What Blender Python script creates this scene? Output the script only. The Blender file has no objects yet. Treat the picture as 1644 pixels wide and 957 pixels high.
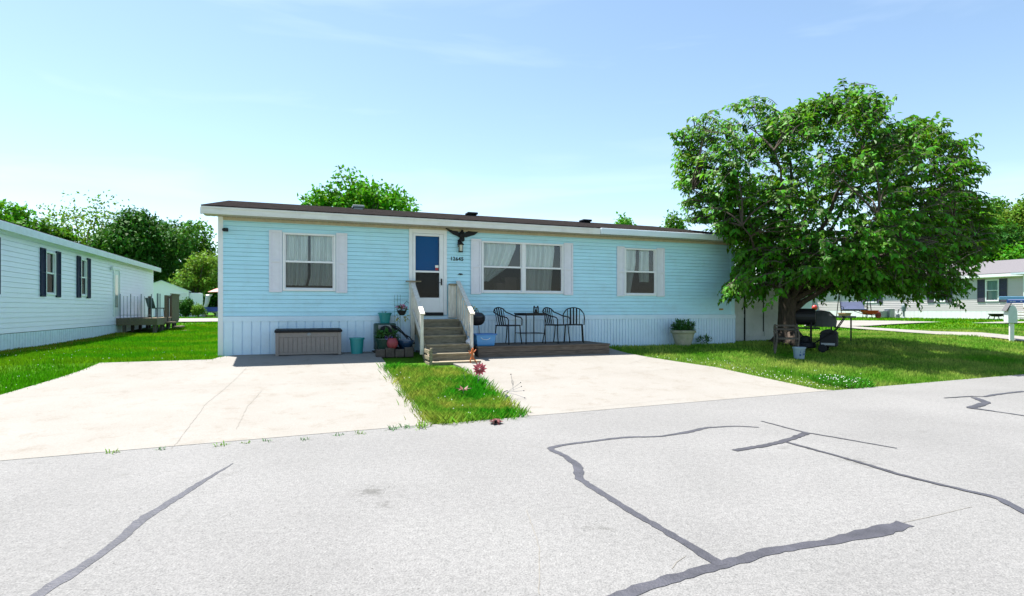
import bpy, bmesh, math, random
import numpy as np
from mathutils import Vector, Matrix
R = math.radians
random.seed(7); RNG = np.random.default_rng(7)

# ------------------------------------------------------------------ camera, sky, sun, exposure
SC = bpy.context.scene
COL = SC.collection
F, CX, HY = 913.0, 822.0, 497.0          # focal length and horizon in photograph pixels (1644 wide)
TH = R(20.6)                              # heading of the home's long front
cam_d = bpy.data.cameras.new('camera'); cam = bpy.data.objects.new('camera', cam_d); COL.objects.link(cam)
cam.location = (0, 0, 1.0); cam.rotation_euler = (R(90), 0, 0)
cam_d.sensor_width = 36.0; cam_d.lens = 36.0 * F / 1644.0
cam_d.shift_y = (HY - 478.5) / 1644.0
cam_d.clip_end = 3000.0; cam_d.clip_start = 0.05
SC.camera = cam

Uv = Vector((math.cos(TH), math.sin(TH), 0)); Vv = Vector((-math.sin(TH), math.cos(TH), 0))
O = Vector((-6.378, 12.338, 0.0))
sun_down = (Uv * 0.23 - Vv * 0.34 + Vector((0, 0, -1))).normalized()
sun_to = -sun_down
SUN_EL = math.asin(sun_to.z)
SUN_ROT = math.atan2(sun_to.x, sun_to.y)

world = bpy.data.worlds.new('World'); SC.world = world; world.use_nodes = True
wn, wl_ = world.node_tree.nodes, world.node_tree.links
wn.clear()
w_out = wn.new('ShaderNodeOutputWorld'); w_bg = wn.new('ShaderNodeBackground')
sky = wn.new('ShaderNodeTexSky'); sky.sky_type = 'NISHITA'; sky.sun_disc = False
sky.sun_elevation = SUN_EL; sky.sun_rotation = SUN_ROT
sky.altitude = 200; sky.air_density = 1.0; sky.dust_density = 0.4; sky.ozone_density = 1.6
w_bg.inputs['Strength'].default_value = 0.079
tc = wn.new('ShaderNodeTexCoord'); mp = wn.new('ShaderNodeMapping'); mp.inputs['Scale'].default_value = (1.2, 2.2, 7.0)
mp.inputs['Rotation'].default_value = (0.0, R(14), R(25))
nz = wn.new('ShaderNodeTexNoise'); nz.inputs['Scale'].default_value = 1.7; nz.inputs['Detail'].default_value = 7; nz.inputs['Distortion'].default_value = 0.5
rp = wn.new('ShaderNodeValToRGB'); rp.color_ramp.elements[0].position = 0.52; rp.color_ramp.elements[1].position = 0.85
rp.color_ramp.elements[0].color = (0, 0, 0, 1); rp.color_ramp.elements[1].color = (0.2, 0.2, 0.2, 1)
mxs = wn.new('ShaderNodeMix'); mxs.data_type = 'RGBA'
mxs.inputs['B'].default_value = (7.0, 7.6, 8.2, 1)
wl_.new(tc.outputs['Generated'], mp.inputs['Vector']); wl_.new(mp.outputs['Vector'], nz.inputs['Vector'])
wl_.new(nz.outputs['Fac'], rp.inputs['Fac']); wl_.new(rp.outputs['Color'], mxs.inputs['Factor'])
hsv = wn.new('ShaderNodeHueSaturation'); hsv.inputs['Saturation'].default_value = 0.93; hsv.inputs['Hue'].default_value = 0.492
wl_.new(sky.outputs['Color'], hsv.inputs['Color']); wl_.new(hsv.outputs['Color'], mxs.inputs['A']); wl_.new(mxs.outputs['Result'], w_bg.inputs['Color'])
wl_.new(w_bg.outputs['Background'], w_out.inputs['Surface'])

sun_d = bpy.data.lights.new('sun', 'SUN'); sun_d.energy = 4.6; sun_d.angle = R(0.53); sun_d.color = (1.0, 0.96, 0.9)
sun = bpy.data.objects.new('sun', sun_d); COL.objects.link(sun)
sun.rotation_euler = sun_down.to_track_quat('-Z', 'Y').to_euler(); sun.location = (0, 0, 30)

SC.view_settings.view_transform = 'Standard'; SC.view_settings.look = 'None'
SC.view_settings.exposure = 1.55; SC.view_settings.gamma = 1.0; SC.view_settings.use_curve_mapping = False
SC.render.engine = 'CYCLES'
SC.cycles.max_bounces = 8; SC.cycles.transparent_max_bounces = 16; SC.cycles.caustics_reflective = False; SC.cycles.caustics_refractive = False

# ------------------------------------------------------------------ places
def W(u, v, z=0.0): return O + Uv * u + Vv * v + Vector((0, 0, z))
def to_uv(x, y):
    dx, dy = x - O.x, y - O.y
    return dx * Uv.x + dy * Uv.y, dx * Vv.x + dy * Vv.y
def road_v(u): return -6.7 + 0.06 * u
def sstep(t):
    t = np.clip(t, 0, 1); return t * t * (3 - 2 * t)
def terr(x, y):
    x = np.asarray(x, float); y = np.asarray(y, float)
    u, v = to_uv(x, y)
    ve = road_v(np.clip(u, -40, 60))
    t = np.clip((-v - 0.8) / (-ve - 0.8), 0, 1)
    z = -0.5 * t ** 0.65
    d = np.hypot(x, y)
    return z + np.where(y > 5, 0.4 * sstep((d - 20) / 22), 0.0) * (1 - t)
def tz(x, y): return float(terr(x, y))
def gt(px, py, zoff=0.0):
    """the ground point seen at a photograph pixel"""
    kx, kz = (px - CX) / F, (HY - py) / F
    lo, hi = 1.5, 1.5
    while hi < 400:
        hi *= 1.02
        if 1.0 + kz * hi <= tz(kx * hi, hi) + zoff: break
        lo = hi
    for _ in range(30):
        m = (lo + hi) / 2
        if 1.0 + kz * m <= tz(kx * m, m) + zoff: hi = m
        else: lo = m
    return Vector((kx * hi, hi, tz(kx * hi, hi)))
def at(px, py, d): return Vector(((px - CX) / F * d, d, 1.0 + (HY - py) / F * d))
def hl(px, py, v=0.0):
    """(u, z) on the plane at depth v of the home's own frame"""
    P0 = O + Vv * v; k = (px - CX) / F
    s = (k * P0.y - P0.x) / (Uv.x - k * Uv.y); d = P0.y + s * Uv.y
    return s, 1.0 + (HY - py) / F * d

# ------------------------------------------------------------------ materials
MATS = {}
def nd(nt, kind, **kw):
    n = nt.nodes.new(kind)
    for k, v in kw.items(): setattr(n, k, v)
    return n
def mat(name, col, rough=0.6, metal=0.0, var=0.15, scale=6.0, bump=0.0, bscale=60.0, stretch=(1, 1, 1), col2=None, island=0.0, spec=0.5, trans=0.0, detail=5.0, grime=0.0):
    if name in MATS: return MATS[name]
    m = bpy.data.materials.new(name); m.use_nodes = True; nt = m.node_tree
    bs = nt.nodes['Principled BSDF']; L = nt.links.new
    bs.inputs['Roughness'].default_value = rough; bs.inputs['Metallic'].default_value = metal
    bs.inputs['Specular IOR Level'].default_value = spec
    c = tuple(col) + (1,)
    c2 = tuple(col2) + (1,) if col2 else tuple(max(0, x * (1 - var)) for x in col) + (1,)
    g = nd(nt, 'ShaderNodeTexCoord'); mpn = nd(nt, 'ShaderNodeMapping'); mpn.inputs['Scale'].default_value = stretch
    L(g.outputs['Object'], mpn.inputs['Vector'])
    n1 = nd(nt, 'ShaderNodeTexNoise'); n1.inputs['Scale'].default_value = scale; n1.inputs['Detail'].default_value = detail; n1.inputs['Roughness'].default_value = 0.6
    L(mpn.outputs['Vector'], n1.inputs['Vector'])
    r1 = nd(nt, 'ShaderNodeValToRGB'); r1.color_ramp.elements[0].position = 0.32; r1.color_ramp.elements[1].position = 0.68
    r1.color_ramp.elements[0].color = c2; r1.color_ramp.elements[1].color = c
    L(n1.outputs['Fac'], r1.inputs['Fac'])
    colout = r1.outputs['Color']
    if island > 0:
        gi = nd(nt, 'ShaderNodeNewGeometry'); hs = nd(nt, 'ShaderNodeHueSaturation')
        mr = nd(nt, 'ShaderNodeMapRange'); mr.inputs['To Min'].default_value = 1 - island; mr.inputs['To Max'].default_value = 1 + island
        mh = nd(nt, 'ShaderNodeMapRange'); mh.inputs['To Min'].default_value = 0.5 - 0.03 * min(1, island * 2); mh.inputs['To Max'].default_value = 0.5 + 0.02 * min(1, island * 2)
        L(gi.outputs['Random Per Island'], mr.inputs['Value']); L(gi.outputs['Random Per Island'], mh.inputs['Value'])
        L(mr.outputs['Result'], hs.inputs['Value']); L(mh.outputs['Result'], hs.inputs['Hue'])
        L(colout, hs.inputs['Color']); colout = hs.outputs['Color']
    if grime > 0:
        n3 = nd(nt, 'ShaderNodeTexNoise'); n3.inputs['Scale'].default_value = 2.3; n3.inputs['Detail'].default_value = 8
        n3.inputs['Roughness'].default_value = 0.75
        L(g.outputs['Object'], n3.inputs['Vector'])
        r3 = nd(nt, 'ShaderNodeValToRGB'); r3.color_ramp.elements[0].position = 0.5; r3.color_ramp.elements[1].position = 0.8
        r3.color_ramp.elements[0].color = (0, 0, 0, 1); r3.color_ramp.elements[1].color = (grime,) * 3 + (1,)
        mx = nd(nt, 'ShaderNodeMix', data_type='RGBA'); mx.inputs['B'].default_value = (0.22, 0.19, 0.14, 1)
        L(n3.outputs['Fac'], r3.inputs['Fac']); L(r3.outputs['Color'], mx.inputs['Factor']); L(colout, mx.inputs['A']); colout = mx.outputs['Result']
    L(colout, bs.inputs['Base Color'])
    if bump > 0:
        n2 = nd(nt, 'ShaderNodeTexNoise'); n2.inputs['Scale'].default_value = bscale; n2.inputs['Detail'].default_value = 4
        L(mpn.outputs['Vector'], n2.inputs['Vector'])
        b = nd(nt, 'ShaderNodeBump'); b.inputs['Strength'].default_value = bump; b.inputs['Distance'].default_value = 0.02
        L(n2.outputs['Fac'], b.inputs['Height']); L(b.outputs['Normal'], bs.inputs['Normal'])
    if trans > 0:
        tr = nd(nt, 'ShaderNodeBsdfTranslucent'); ms = nd(nt, 'ShaderNodeMixShader'); ms.inputs['Fac'].default_value = trans
        hs2 = nd(nt, 'ShaderNodeHueSaturation'); hs2.inputs['Value'].default_value = 1.6; hs2.inputs['Hue'].default_value = 0.485
        L(colout, hs2.inputs['Color']); L(hs2.outputs['Color'], tr.inputs['Color'])
        L(bs.outputs['BSDF'], ms.inputs[1]); L(tr.outputs['BSDF'], ms.inputs[2])
        L(ms.outputs['Shader'], nt.nodes['Material Output'].inputs['Surface'])
    MATS[name] = m; return m

def glass_mat(name, tint=(0.9, 0.95, 0.97), refl=1.0):
    if name in MATS: return MATS[name]
    m = bpy.data.materials.new(name); m.use_nodes = True; nt = m.node_tree; nt.nodes.clear(); L = nt.links.new
    o = nd(nt, 'ShaderNodeOutputMaterial'); t = nd(nt, 'ShaderNodeBsdfTransparent'); t.inputs['Color'].default_value = tint + (1,)
    gl = nd(nt, 'ShaderNodeBsdfGlossy'); gl.inputs['Roughness'].default_value = 0.02; gl.inputs['Color'].default_value = (1, 1, 1, 1)
    fr = nd(nt, 'ShaderNodeFresnel'); fr.inputs['IOR'].default_value = 1.5
    mu = nd(nt, 'ShaderNodeMath', operation='MULTIPLY'); mu.inputs[1].default_value = refl; mu.use_clamp = True
    mx = nd(nt, 'ShaderNodeMixShader')
    L(fr.outputs['Fac'], mu.inputs[0]); L(mu.outputs['Value'], mx.inputs['Fac']); L(t.outputs['BSDF'], mx.inputs[1]); L(gl.outputs['BSDF'], mx.inputs[2])
    L(mx.outputs['Shader'], o.inputs['Surface'])
    MATS[name] = m; return m
def screen_mat(name, opacity=0.5, col=(0.02, 0.022, 0.025)):
    m = bpy.data.materials.new(name); m.use_nodes = True; nt = m.node_tree; nt.nodes.clear(); L = nt.links.new
    o = nd(nt, 'ShaderNodeOutputMaterial'); t = nd(nt, 'ShaderNodeBsdfTransparent'); d = nd(nt, 'ShaderNodeBsdfDiffuse'); d.inputs['Color'].default_value = col + (1,)
    mx = nd(nt, 'ShaderNodeMixShader'); mx.inputs['Fac'].default_value = opacity
    L(t.outputs['BSDF'], mx.inputs[1]); L(d.outputs['BSDF'], mx.inputs[2]); L(mx.outputs['Shader'], o.inputs['Surface'])
    return m

M_BLUE = mat('blue_siding', (0.49, 0.80, 0.93), 0.42, var=0.12, scale=1.6, stretch=(0.5, 1, 5), grime=0.22, bump=0.12, bscale=2.5)
M_SKIRT = mat('pale_skirting', (0.64, 0.80, 0.93), 0.45, var=0.08, scale=2.0, grime=0.15)
M_WHITE = mat('white_paint', (0.78, 0.78, 0.80), 0.5, var=0.06, scale=5, grime=0.12)
M_SHUT = mat('shutter_white', (0.72, 0.71, 0.78), 0.5, var=0.07, scale=9, grime=0.1)
M_FASC = mat('fascia_paint', (0.74, 0.72, 0.69), 0.55, var=0.12, scale=3, stretch=(1, 1, 6), grime=0.25)
M_GUT = mat('gutter_paint', (0.66, 0.74, 0.80), 0.45, var=0.08, scale=3)
M_SOFF = mat('soffit_beige', (0.50, 0.43, 0.32), 0.7, var=0.2, scale=8, grime=0.25)
M_SHING = mat('shingle', (0.038, 0.034, 0.033), 0.95, col2=(0.010, 0.009, 0.009), spec=0.0, detail=8.0, scale=5, bump=0.7, bscale=60, stretch=(1, 3.5, 1))
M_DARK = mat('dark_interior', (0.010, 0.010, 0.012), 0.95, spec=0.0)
M_SKYREFL = mat('painted_sky_reflection', (0.0, 0.105, 0.27), 0.9, spec=0.0, var=0.1, scale=2)  # deep blue sky mirrored in the upper door glass, painted as colour
M_BLACKM = mat('black_metal', (0.013, 0.013, 0.016), 0.5, var=0.2, scale=12, spec=0.2)
M_BLACKP = mat('black_plastic', (0.010, 0.011, 0.015), 0.6, var=0.2, spec=0.25)
M_CURT = mat('sheer_curtain', (0.90, 0.96, 0.95), 0.9, var=0.16, scale=3, stretch=(5, 1, 0.3), trans=0.05)
M_WOOD = mat('weathered_wood', (0.36, 0.30, 0.205), 0.85, col2=(0.18, 0.145, 0.09), scale=5, stretch=(1.2, 8, 8), bump=0.5, bscale=14, grime=0.3)
M_WOODL = mat('silvered_wood', (0.78, 0.735, 0.66), 0.85, col2=(0.55, 0.50, 0.43), scale=5, stretch=(5, 5, 1.0), bump=0.4, bscale=14)
M_WOODD = mat('dark_deck_wood', (0.15, 0.12, 0.095), 0.9, col2=(0.07, 0.056, 0.046), scale=4, stretch=(1.0, 9, 9), bump=0.5, bscale=12)
M_DECK = mat('brown_deck_wood', (0.20, 0.155, 0.10), 0.9, col2=(0.10, 0.08, 0.055), scale=5, stretch=(1.2, 8, 8), bump=.4, bscale=14)
M_TAUPE = mat('taupe_resin', (0.23, 0.20, 0.185), 0.55, var=0.12, scale=14)
M_TEAL = mat('teal_plastic', (0.012, 0.24, 0.25), 0.45, var=0.12)
M_DGREEN = mat('dark_green_plastic', (0.012, 0.05, 0.035), 0.45, var=0.2)
M_BLUEP = mat('blue_tub_plastic', (0.06, 0.26, 0.56), 0.35, var=0.1)
M_RED = mat('dusty_red', (0.30, 0.04, 0.055), 0.6, var=0.25)
M_STONE = mat('edging_stone', (0.10, 0.078, 0.065), 0.95, col2=(0.05, 0.04, 0.035), scale=8, bump=0.5, bscale=25)
M_URN = mat('weathered_urn', (0.42, 0.38, 0.30), 0.85, col2=(0.26, 0.27, 0.18), scale=5, bump=0.2, bscale=40)
M_ORANGE = mat('orange_resin', (0.50, 0.12, 0.02), 0.5, var=0.2, scale=20)
M_RUST = mat('rusty_red_metal', (0.16, 0.03, 0.03), 0.6, col2=(0.07, 0.016, 0.014), scale=30)
M_STEEL = mat('grey_steel', (0.22, 0.23, 0.25), 0.4, metal=0.7, var=0.2)
M_GREYP = mat('grey_plastic', (0.34, 0.36, 0.38), 0.5)
M_SHED = mat('weathered_shed_panel', (0.78, 0.82, 0.83), 0.75, col2=(0.64, 0.69, 0.68), scale=1.5, grime=0.3)
M_LSIDE = mat('white_vinyl', (0.85, 0.83, 0.95), 0.45, var=0.05, scale=1.5, stretch=(1, 0.5, 4))
M_NAVYS = mat('navy_shutter', (0.006, 0.018, 0.055), 0.6, var=0.2, spec=0.15)
M_SLATE = mat('slate_shutter', (0.035, 0.035, 0.06), 0.5, var=0.2)
M_BEIGE = mat('greige_vinyl', (0.52, 0.475, 0.48), 0.5, var=0.06, scale=1.5, stretch=(0.5, 0.5, 4))
M_ROOFG = mat('grey_shingle', (0.15, 0.14, 0.15), 0.95, var=0.25, scale=20, bump=0.3)
M_BARK = mat('bark', (0.085, 0.062, 0.045), 0.95, col2=(0.03, 0.022, 0.016), scale=7, stretch=(3, 3, 0.7), bump=1.0, bscale=16)
M_BARKG = mat('grey_bark', (0.14, 0.12, 0.10), 0.95, col2=(0.06, 0.05, 0.04), scale=7, stretch=(3, 3, 0.7), bump=0.7, bscale=16)
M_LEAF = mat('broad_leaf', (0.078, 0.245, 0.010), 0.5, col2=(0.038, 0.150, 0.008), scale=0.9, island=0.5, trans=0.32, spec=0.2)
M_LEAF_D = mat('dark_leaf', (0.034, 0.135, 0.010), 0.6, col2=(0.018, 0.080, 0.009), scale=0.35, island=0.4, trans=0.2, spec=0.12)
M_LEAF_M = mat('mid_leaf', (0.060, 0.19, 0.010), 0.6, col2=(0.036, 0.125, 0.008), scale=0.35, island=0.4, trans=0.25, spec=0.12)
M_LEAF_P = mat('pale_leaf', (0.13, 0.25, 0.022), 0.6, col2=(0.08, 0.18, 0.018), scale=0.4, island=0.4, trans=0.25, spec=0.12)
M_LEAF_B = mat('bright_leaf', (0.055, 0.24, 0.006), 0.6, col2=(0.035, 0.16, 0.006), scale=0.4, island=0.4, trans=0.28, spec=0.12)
M_PLANT = mat('plant_leaf', (0.04, 0.14, 0.025), 0.5, island=0.35, trans=0.2)
M_PINK = mat('pink_petal', (0.6, 0.14, 0.32), 0.6, island=0.3)
M_PETALW = mat('white_petal', (0.8, 0.8, 0.74), 0.6)
M_TAR = mat('crack_sealer', (0.058, 0.057, 0.070), 0.55, var=0.45, scale=7, bump=0.35)
M_CRACK = mat('crack_line', (0.195, 0.182, 0.158), 0.95)
M_GLASS = glass_mat('window_glass', (0.95, 0.985, 0.985), 1.7)
M_GLASSD = glass_mat('dim_glass', (0.5, 0.6, 0.6), 0.5)
M_SCREEN = screen_mat('insect_screen', 0.42, (.008, .009, .012))

# ground materials laid out in world space (object coordinates of unmoved sheets)
def ground_mat(name, build):
    m = bpy.data.materials.new(name); m.use_nodes = True; nt = m.node_tree
    build(nt, nt.nodes['Principled BSDF']); return m
def _noise(nt, vec, scale, detail=6, rough=0.6):
    n = nd(nt, 'ShaderNodeTexNoise'); n.inputs['Scale'].default_value = scale; n.inputs['Detail'].default_value = detail; n.inputs['Roughness'].default_value = rough
    nt.links.new(vec, n.inputs['Vector']); return n.outputs['Fac']
def _ramp(nt, fac, stops):
    r = nd(nt, 'ShaderNodeValToRGB'); e = r.color_ramp.elements
    while len(e) < len(stops): e.new(0.5)
    for i, (p, c) in enumerate(stops): e[i].position = p; e[i].color = tuple(c) + (1,)
    nt.links.new(fac, r.inputs['Fac']); return r.outputs['Color']
def _mixc(nt, fac, a, b, mode='MIX'):
    x = nd(nt, 'ShaderNodeMix', data_type='RGBA', blend_type=mode)
    for s, v in (('Factor', fac), ('A', a), ('B', b)):
        if isinstance(v, (int, float)): x.inputs[s].default_value = v
        elif isinstance(v, tuple): x.inputs[s].default_value = v + (1,)
        else: nt.links.new(v, x.inputs[s])
    return x.outputs['Result']
def _bump(nt, bs, h, strength, dist=0.01):
    b = nd(nt, 'ShaderNodeBump'); b.inputs['Strength'].default_value = strength; b.inputs['Distance'].default_value = dist
    nt.links.new(h, b.inputs['Height']); nt.links.new(b.outputs['Normal'], bs.inputs['Normal'])
def b_asphalt(nt, bs):
    g = nd(nt, 'ShaderNodeTexCoord').outputs['Object']
    fine = _noise(nt, g, 75, 3, 0.7); mid = _noise(nt, g, 22, 4); big = _noise(nt, g, 0.5, 5)
    c = _ramp(nt, fine, [(0.30, (0.085, 0.084, 0.082)), (0.46, (0.175, 0.173, 0.170)), (0.62, (0.245, 0.241, 0.235)), (0.78, (0.325, 0.318, 0.305))])
    c = _mixc(nt, 0.35, c, _ramp(nt, mid, [(0.3, (0.115, 0.114, 0.112)), (0.7, (0.258, 0.254, 0.248))]))
    c = _mixc(nt, 0.5, c, _ramp(nt, big, [(0.3, (0.66, 0.66, 0.66)), (0.7, (1.0, 1.0, 1.0))]), 'MULTIPLY')
    vo = nd(nt, 'ShaderNodeTexVoronoi'); vo.inputs['Scale'].default_value = 95; nt.links.new(g, vo.inputs['Vector'])
    spots = _noise(nt, g, 1.3, 3, 0.8)
    st = _ramp(nt, spots, [(0.66, (1, 1, 1)), (0.76, (0.72, 0.72, 0.70))])
    c = _mixc(nt, 0.7, c, st, 'MULTIPLY')
    vs_ = nd(nt, 'ShaderNodeTexVoronoi'); vs_.inputs['Scale'].default_value = 9; nt.links.new(g, vs_.inputs['Vector'])
    c = _mixc(nt, 0.75, c, _ramp(nt, vs_.outputs['Distance'], [(0.035, (0.25, 0.24, 0.22)), (0.07, (1, 1, 1))]), 'MULTIPLY')
    for sx, sy, sr in ((-1.13, 4.67, .40), (-.95, 4.35, .25), (-2.6, 5.2, .3), (.6, 3.9, .25), (3.4, 5.6, .5)):      # old oil spots
        dn = nd(nt, 'ShaderNodeVectorMath', operation='DISTANCE'); dn.inputs[1].default_value = (sx, sy, -.494); nt.links.new(g, dn.inputs[0])
        ad = nd(nt, 'ShaderNodeMath', operation='MULTIPLY_ADD'); nt.links.new(_noise(nt, g, 9, 5, .75), ad.inputs[0]); ad.inputs[1].default_value = sr * 3.2; nt.links.new(dn.outputs['Value'], ad.inputs[2])
        c = _mixc(nt, 0.8, c, _ramp(nt, ad.outputs['Value'], [(sr * 1.35, (0.55, 0.55, 0.53)), (sr * 1.9, (1, 1, 1))]), 'MULTIPLY')
    nt.links.new(c, bs.inputs['Base Color']); bs.inputs['Roughness'].default_value = 0.9; bs.inputs['Specular IOR Level'].default_value = 0.3
    _bump(nt, bs, vo.outputs['Distance'], 0.55, 0.006)
def b_concrete(nt, bs):
    g = nd(nt, 'ShaderNodeTexCoord').outputs['Object']
    c = _ramp(nt, _noise(nt, g, 0.8, 7, 0.65), [(0.3, (0.20, 0.184, 0.160)), (0.55, (0.230, 0.217, 0.197)), (0.75, (0.252, 0.24, 0.222))])
    c = _mixc(nt, 0.45, c, _ramp(nt, _noise(nt, g, 55, 3), [(0.3, (0.18, 0.168, 0.148)), (0.7, (0.268, 0.256, 0.237))]))
    st = _ramp(nt, _noise(nt, g, 2.4, 6, 0.8), [(0.52, (1, 1, 1)), (0.78, (0.70, 0.62, 0.52))])
    c = _mixc(nt, 0.75, c, st, 'MULTIPLY')
    nt.links.new(c, bs.inputs['Base Color']); bs.inputs['Roughness'].default_value = 0.9; bs.inputs['Specular IOR Level'].default_value = 0.3
    _bump(nt, bs, _noise(nt, g, 90, 3), 0.25, 0.004)
def b_turf(nt, bs):
    g = nd(nt, 'ShaderNodeTexCoord').outputs['Object']
    c = _ramp(nt, _noise(nt, g, 0.55, 6, 0.65), [(0.3, (0.035, 0.13, 0.004)), (0.55, (0.055, 0.17, 0.006)), (0.72, (0.12, 0.19, 0.014))])
    c = _mixc(nt, 0.5, c, _ramp(nt, _noise(nt, g, 26, 4, 0.7), [(0.3, (0.018, 0.075, 0.004)), (0.7, (0.09, 0.21, 0.01))]))
    nt.links.new(c, bs.inputs['Base Color']); bs.inputs['Roughness'].default_value = 0.95; bs.inputs['Specular IOR Level'].default_value = 0.1
    _bump(nt, bs, _noise(nt, g, 40, 4), 0.8, 0.04)
M_ASPH = ground_mat('asphalt', b_asphalt); M_CONC = ground_mat('concrete', b_concrete); M_TURF = ground_mat('turf', b_turf)
def blade_mat(name, c_green, c_yellow, patch=0.5, bias=0.5):
    m = bpy.data.materials.new(name); m.use_nodes = True; nt = m.node_tree; bs = nt.nodes['Principled BSDF']; L = nt.links.new
    g = nd(nt, 'ShaderNodeTexCoord').outputs['Object']
    f = _noise(nt, g, patch, 5, 0.65)
    c = _ramp(nt, f, [(bias - 0.12, c_green), (bias + 0.14, c_yellow)])
    gi = nd(nt, 'ShaderNodeNewGeometry'); hs = nd(nt, 'ShaderNodeHueSaturation'); mr = nd(nt, 'ShaderNodeMapRange'); mr.inputs['To Min'].default_value = 0.55; mr.inputs['To Max'].default_value = 1.5
    L(gi.outputs['Random Per Island'], mr.inputs['Value']); L(mr.outputs['Result'], hs.inputs['Value']); L(c, hs.inputs['Color'])
    L(hs.outputs['Color'], bs.inputs['Base Color']); bs.inputs['Roughness'].default_value = 0.6; bs.inputs['Specular IOR Level'].default_value = 0.05
    tr = nd(nt, 'ShaderNodeBsdfTranslucent'); ms = nd(nt, 'ShaderNodeMixShader'); ms.inputs['Fac'].default_value = 0.35
    L(hs.outputs['Color'], tr.inputs['Color']); L(bs.outputs['BSDF'], ms.inputs[1]); L(tr.outputs['BSDF'], ms.inputs[2]); L(ms.outputs['Shader'], nt.nodes['Material Output'].inputs['Surface'])
    return m
M_BLADE = blade_mat('lawn_blade', (0.062, 0.26, 0.003), (0.20, 0.31, 0.008), 0.45, 0.55)
M_BLADE_Y = blade_mat('dry_lawn_blade', (0.085, 0.27, 0.012), (0.36, 0.42, 0.09), 0.55, 0.49)
M_BLADE_S = blade_mat('strip_blade', (0.035, 0.26, 0.008), (0.36, 0.38, 0.06), 1.1, 0.52)

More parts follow.
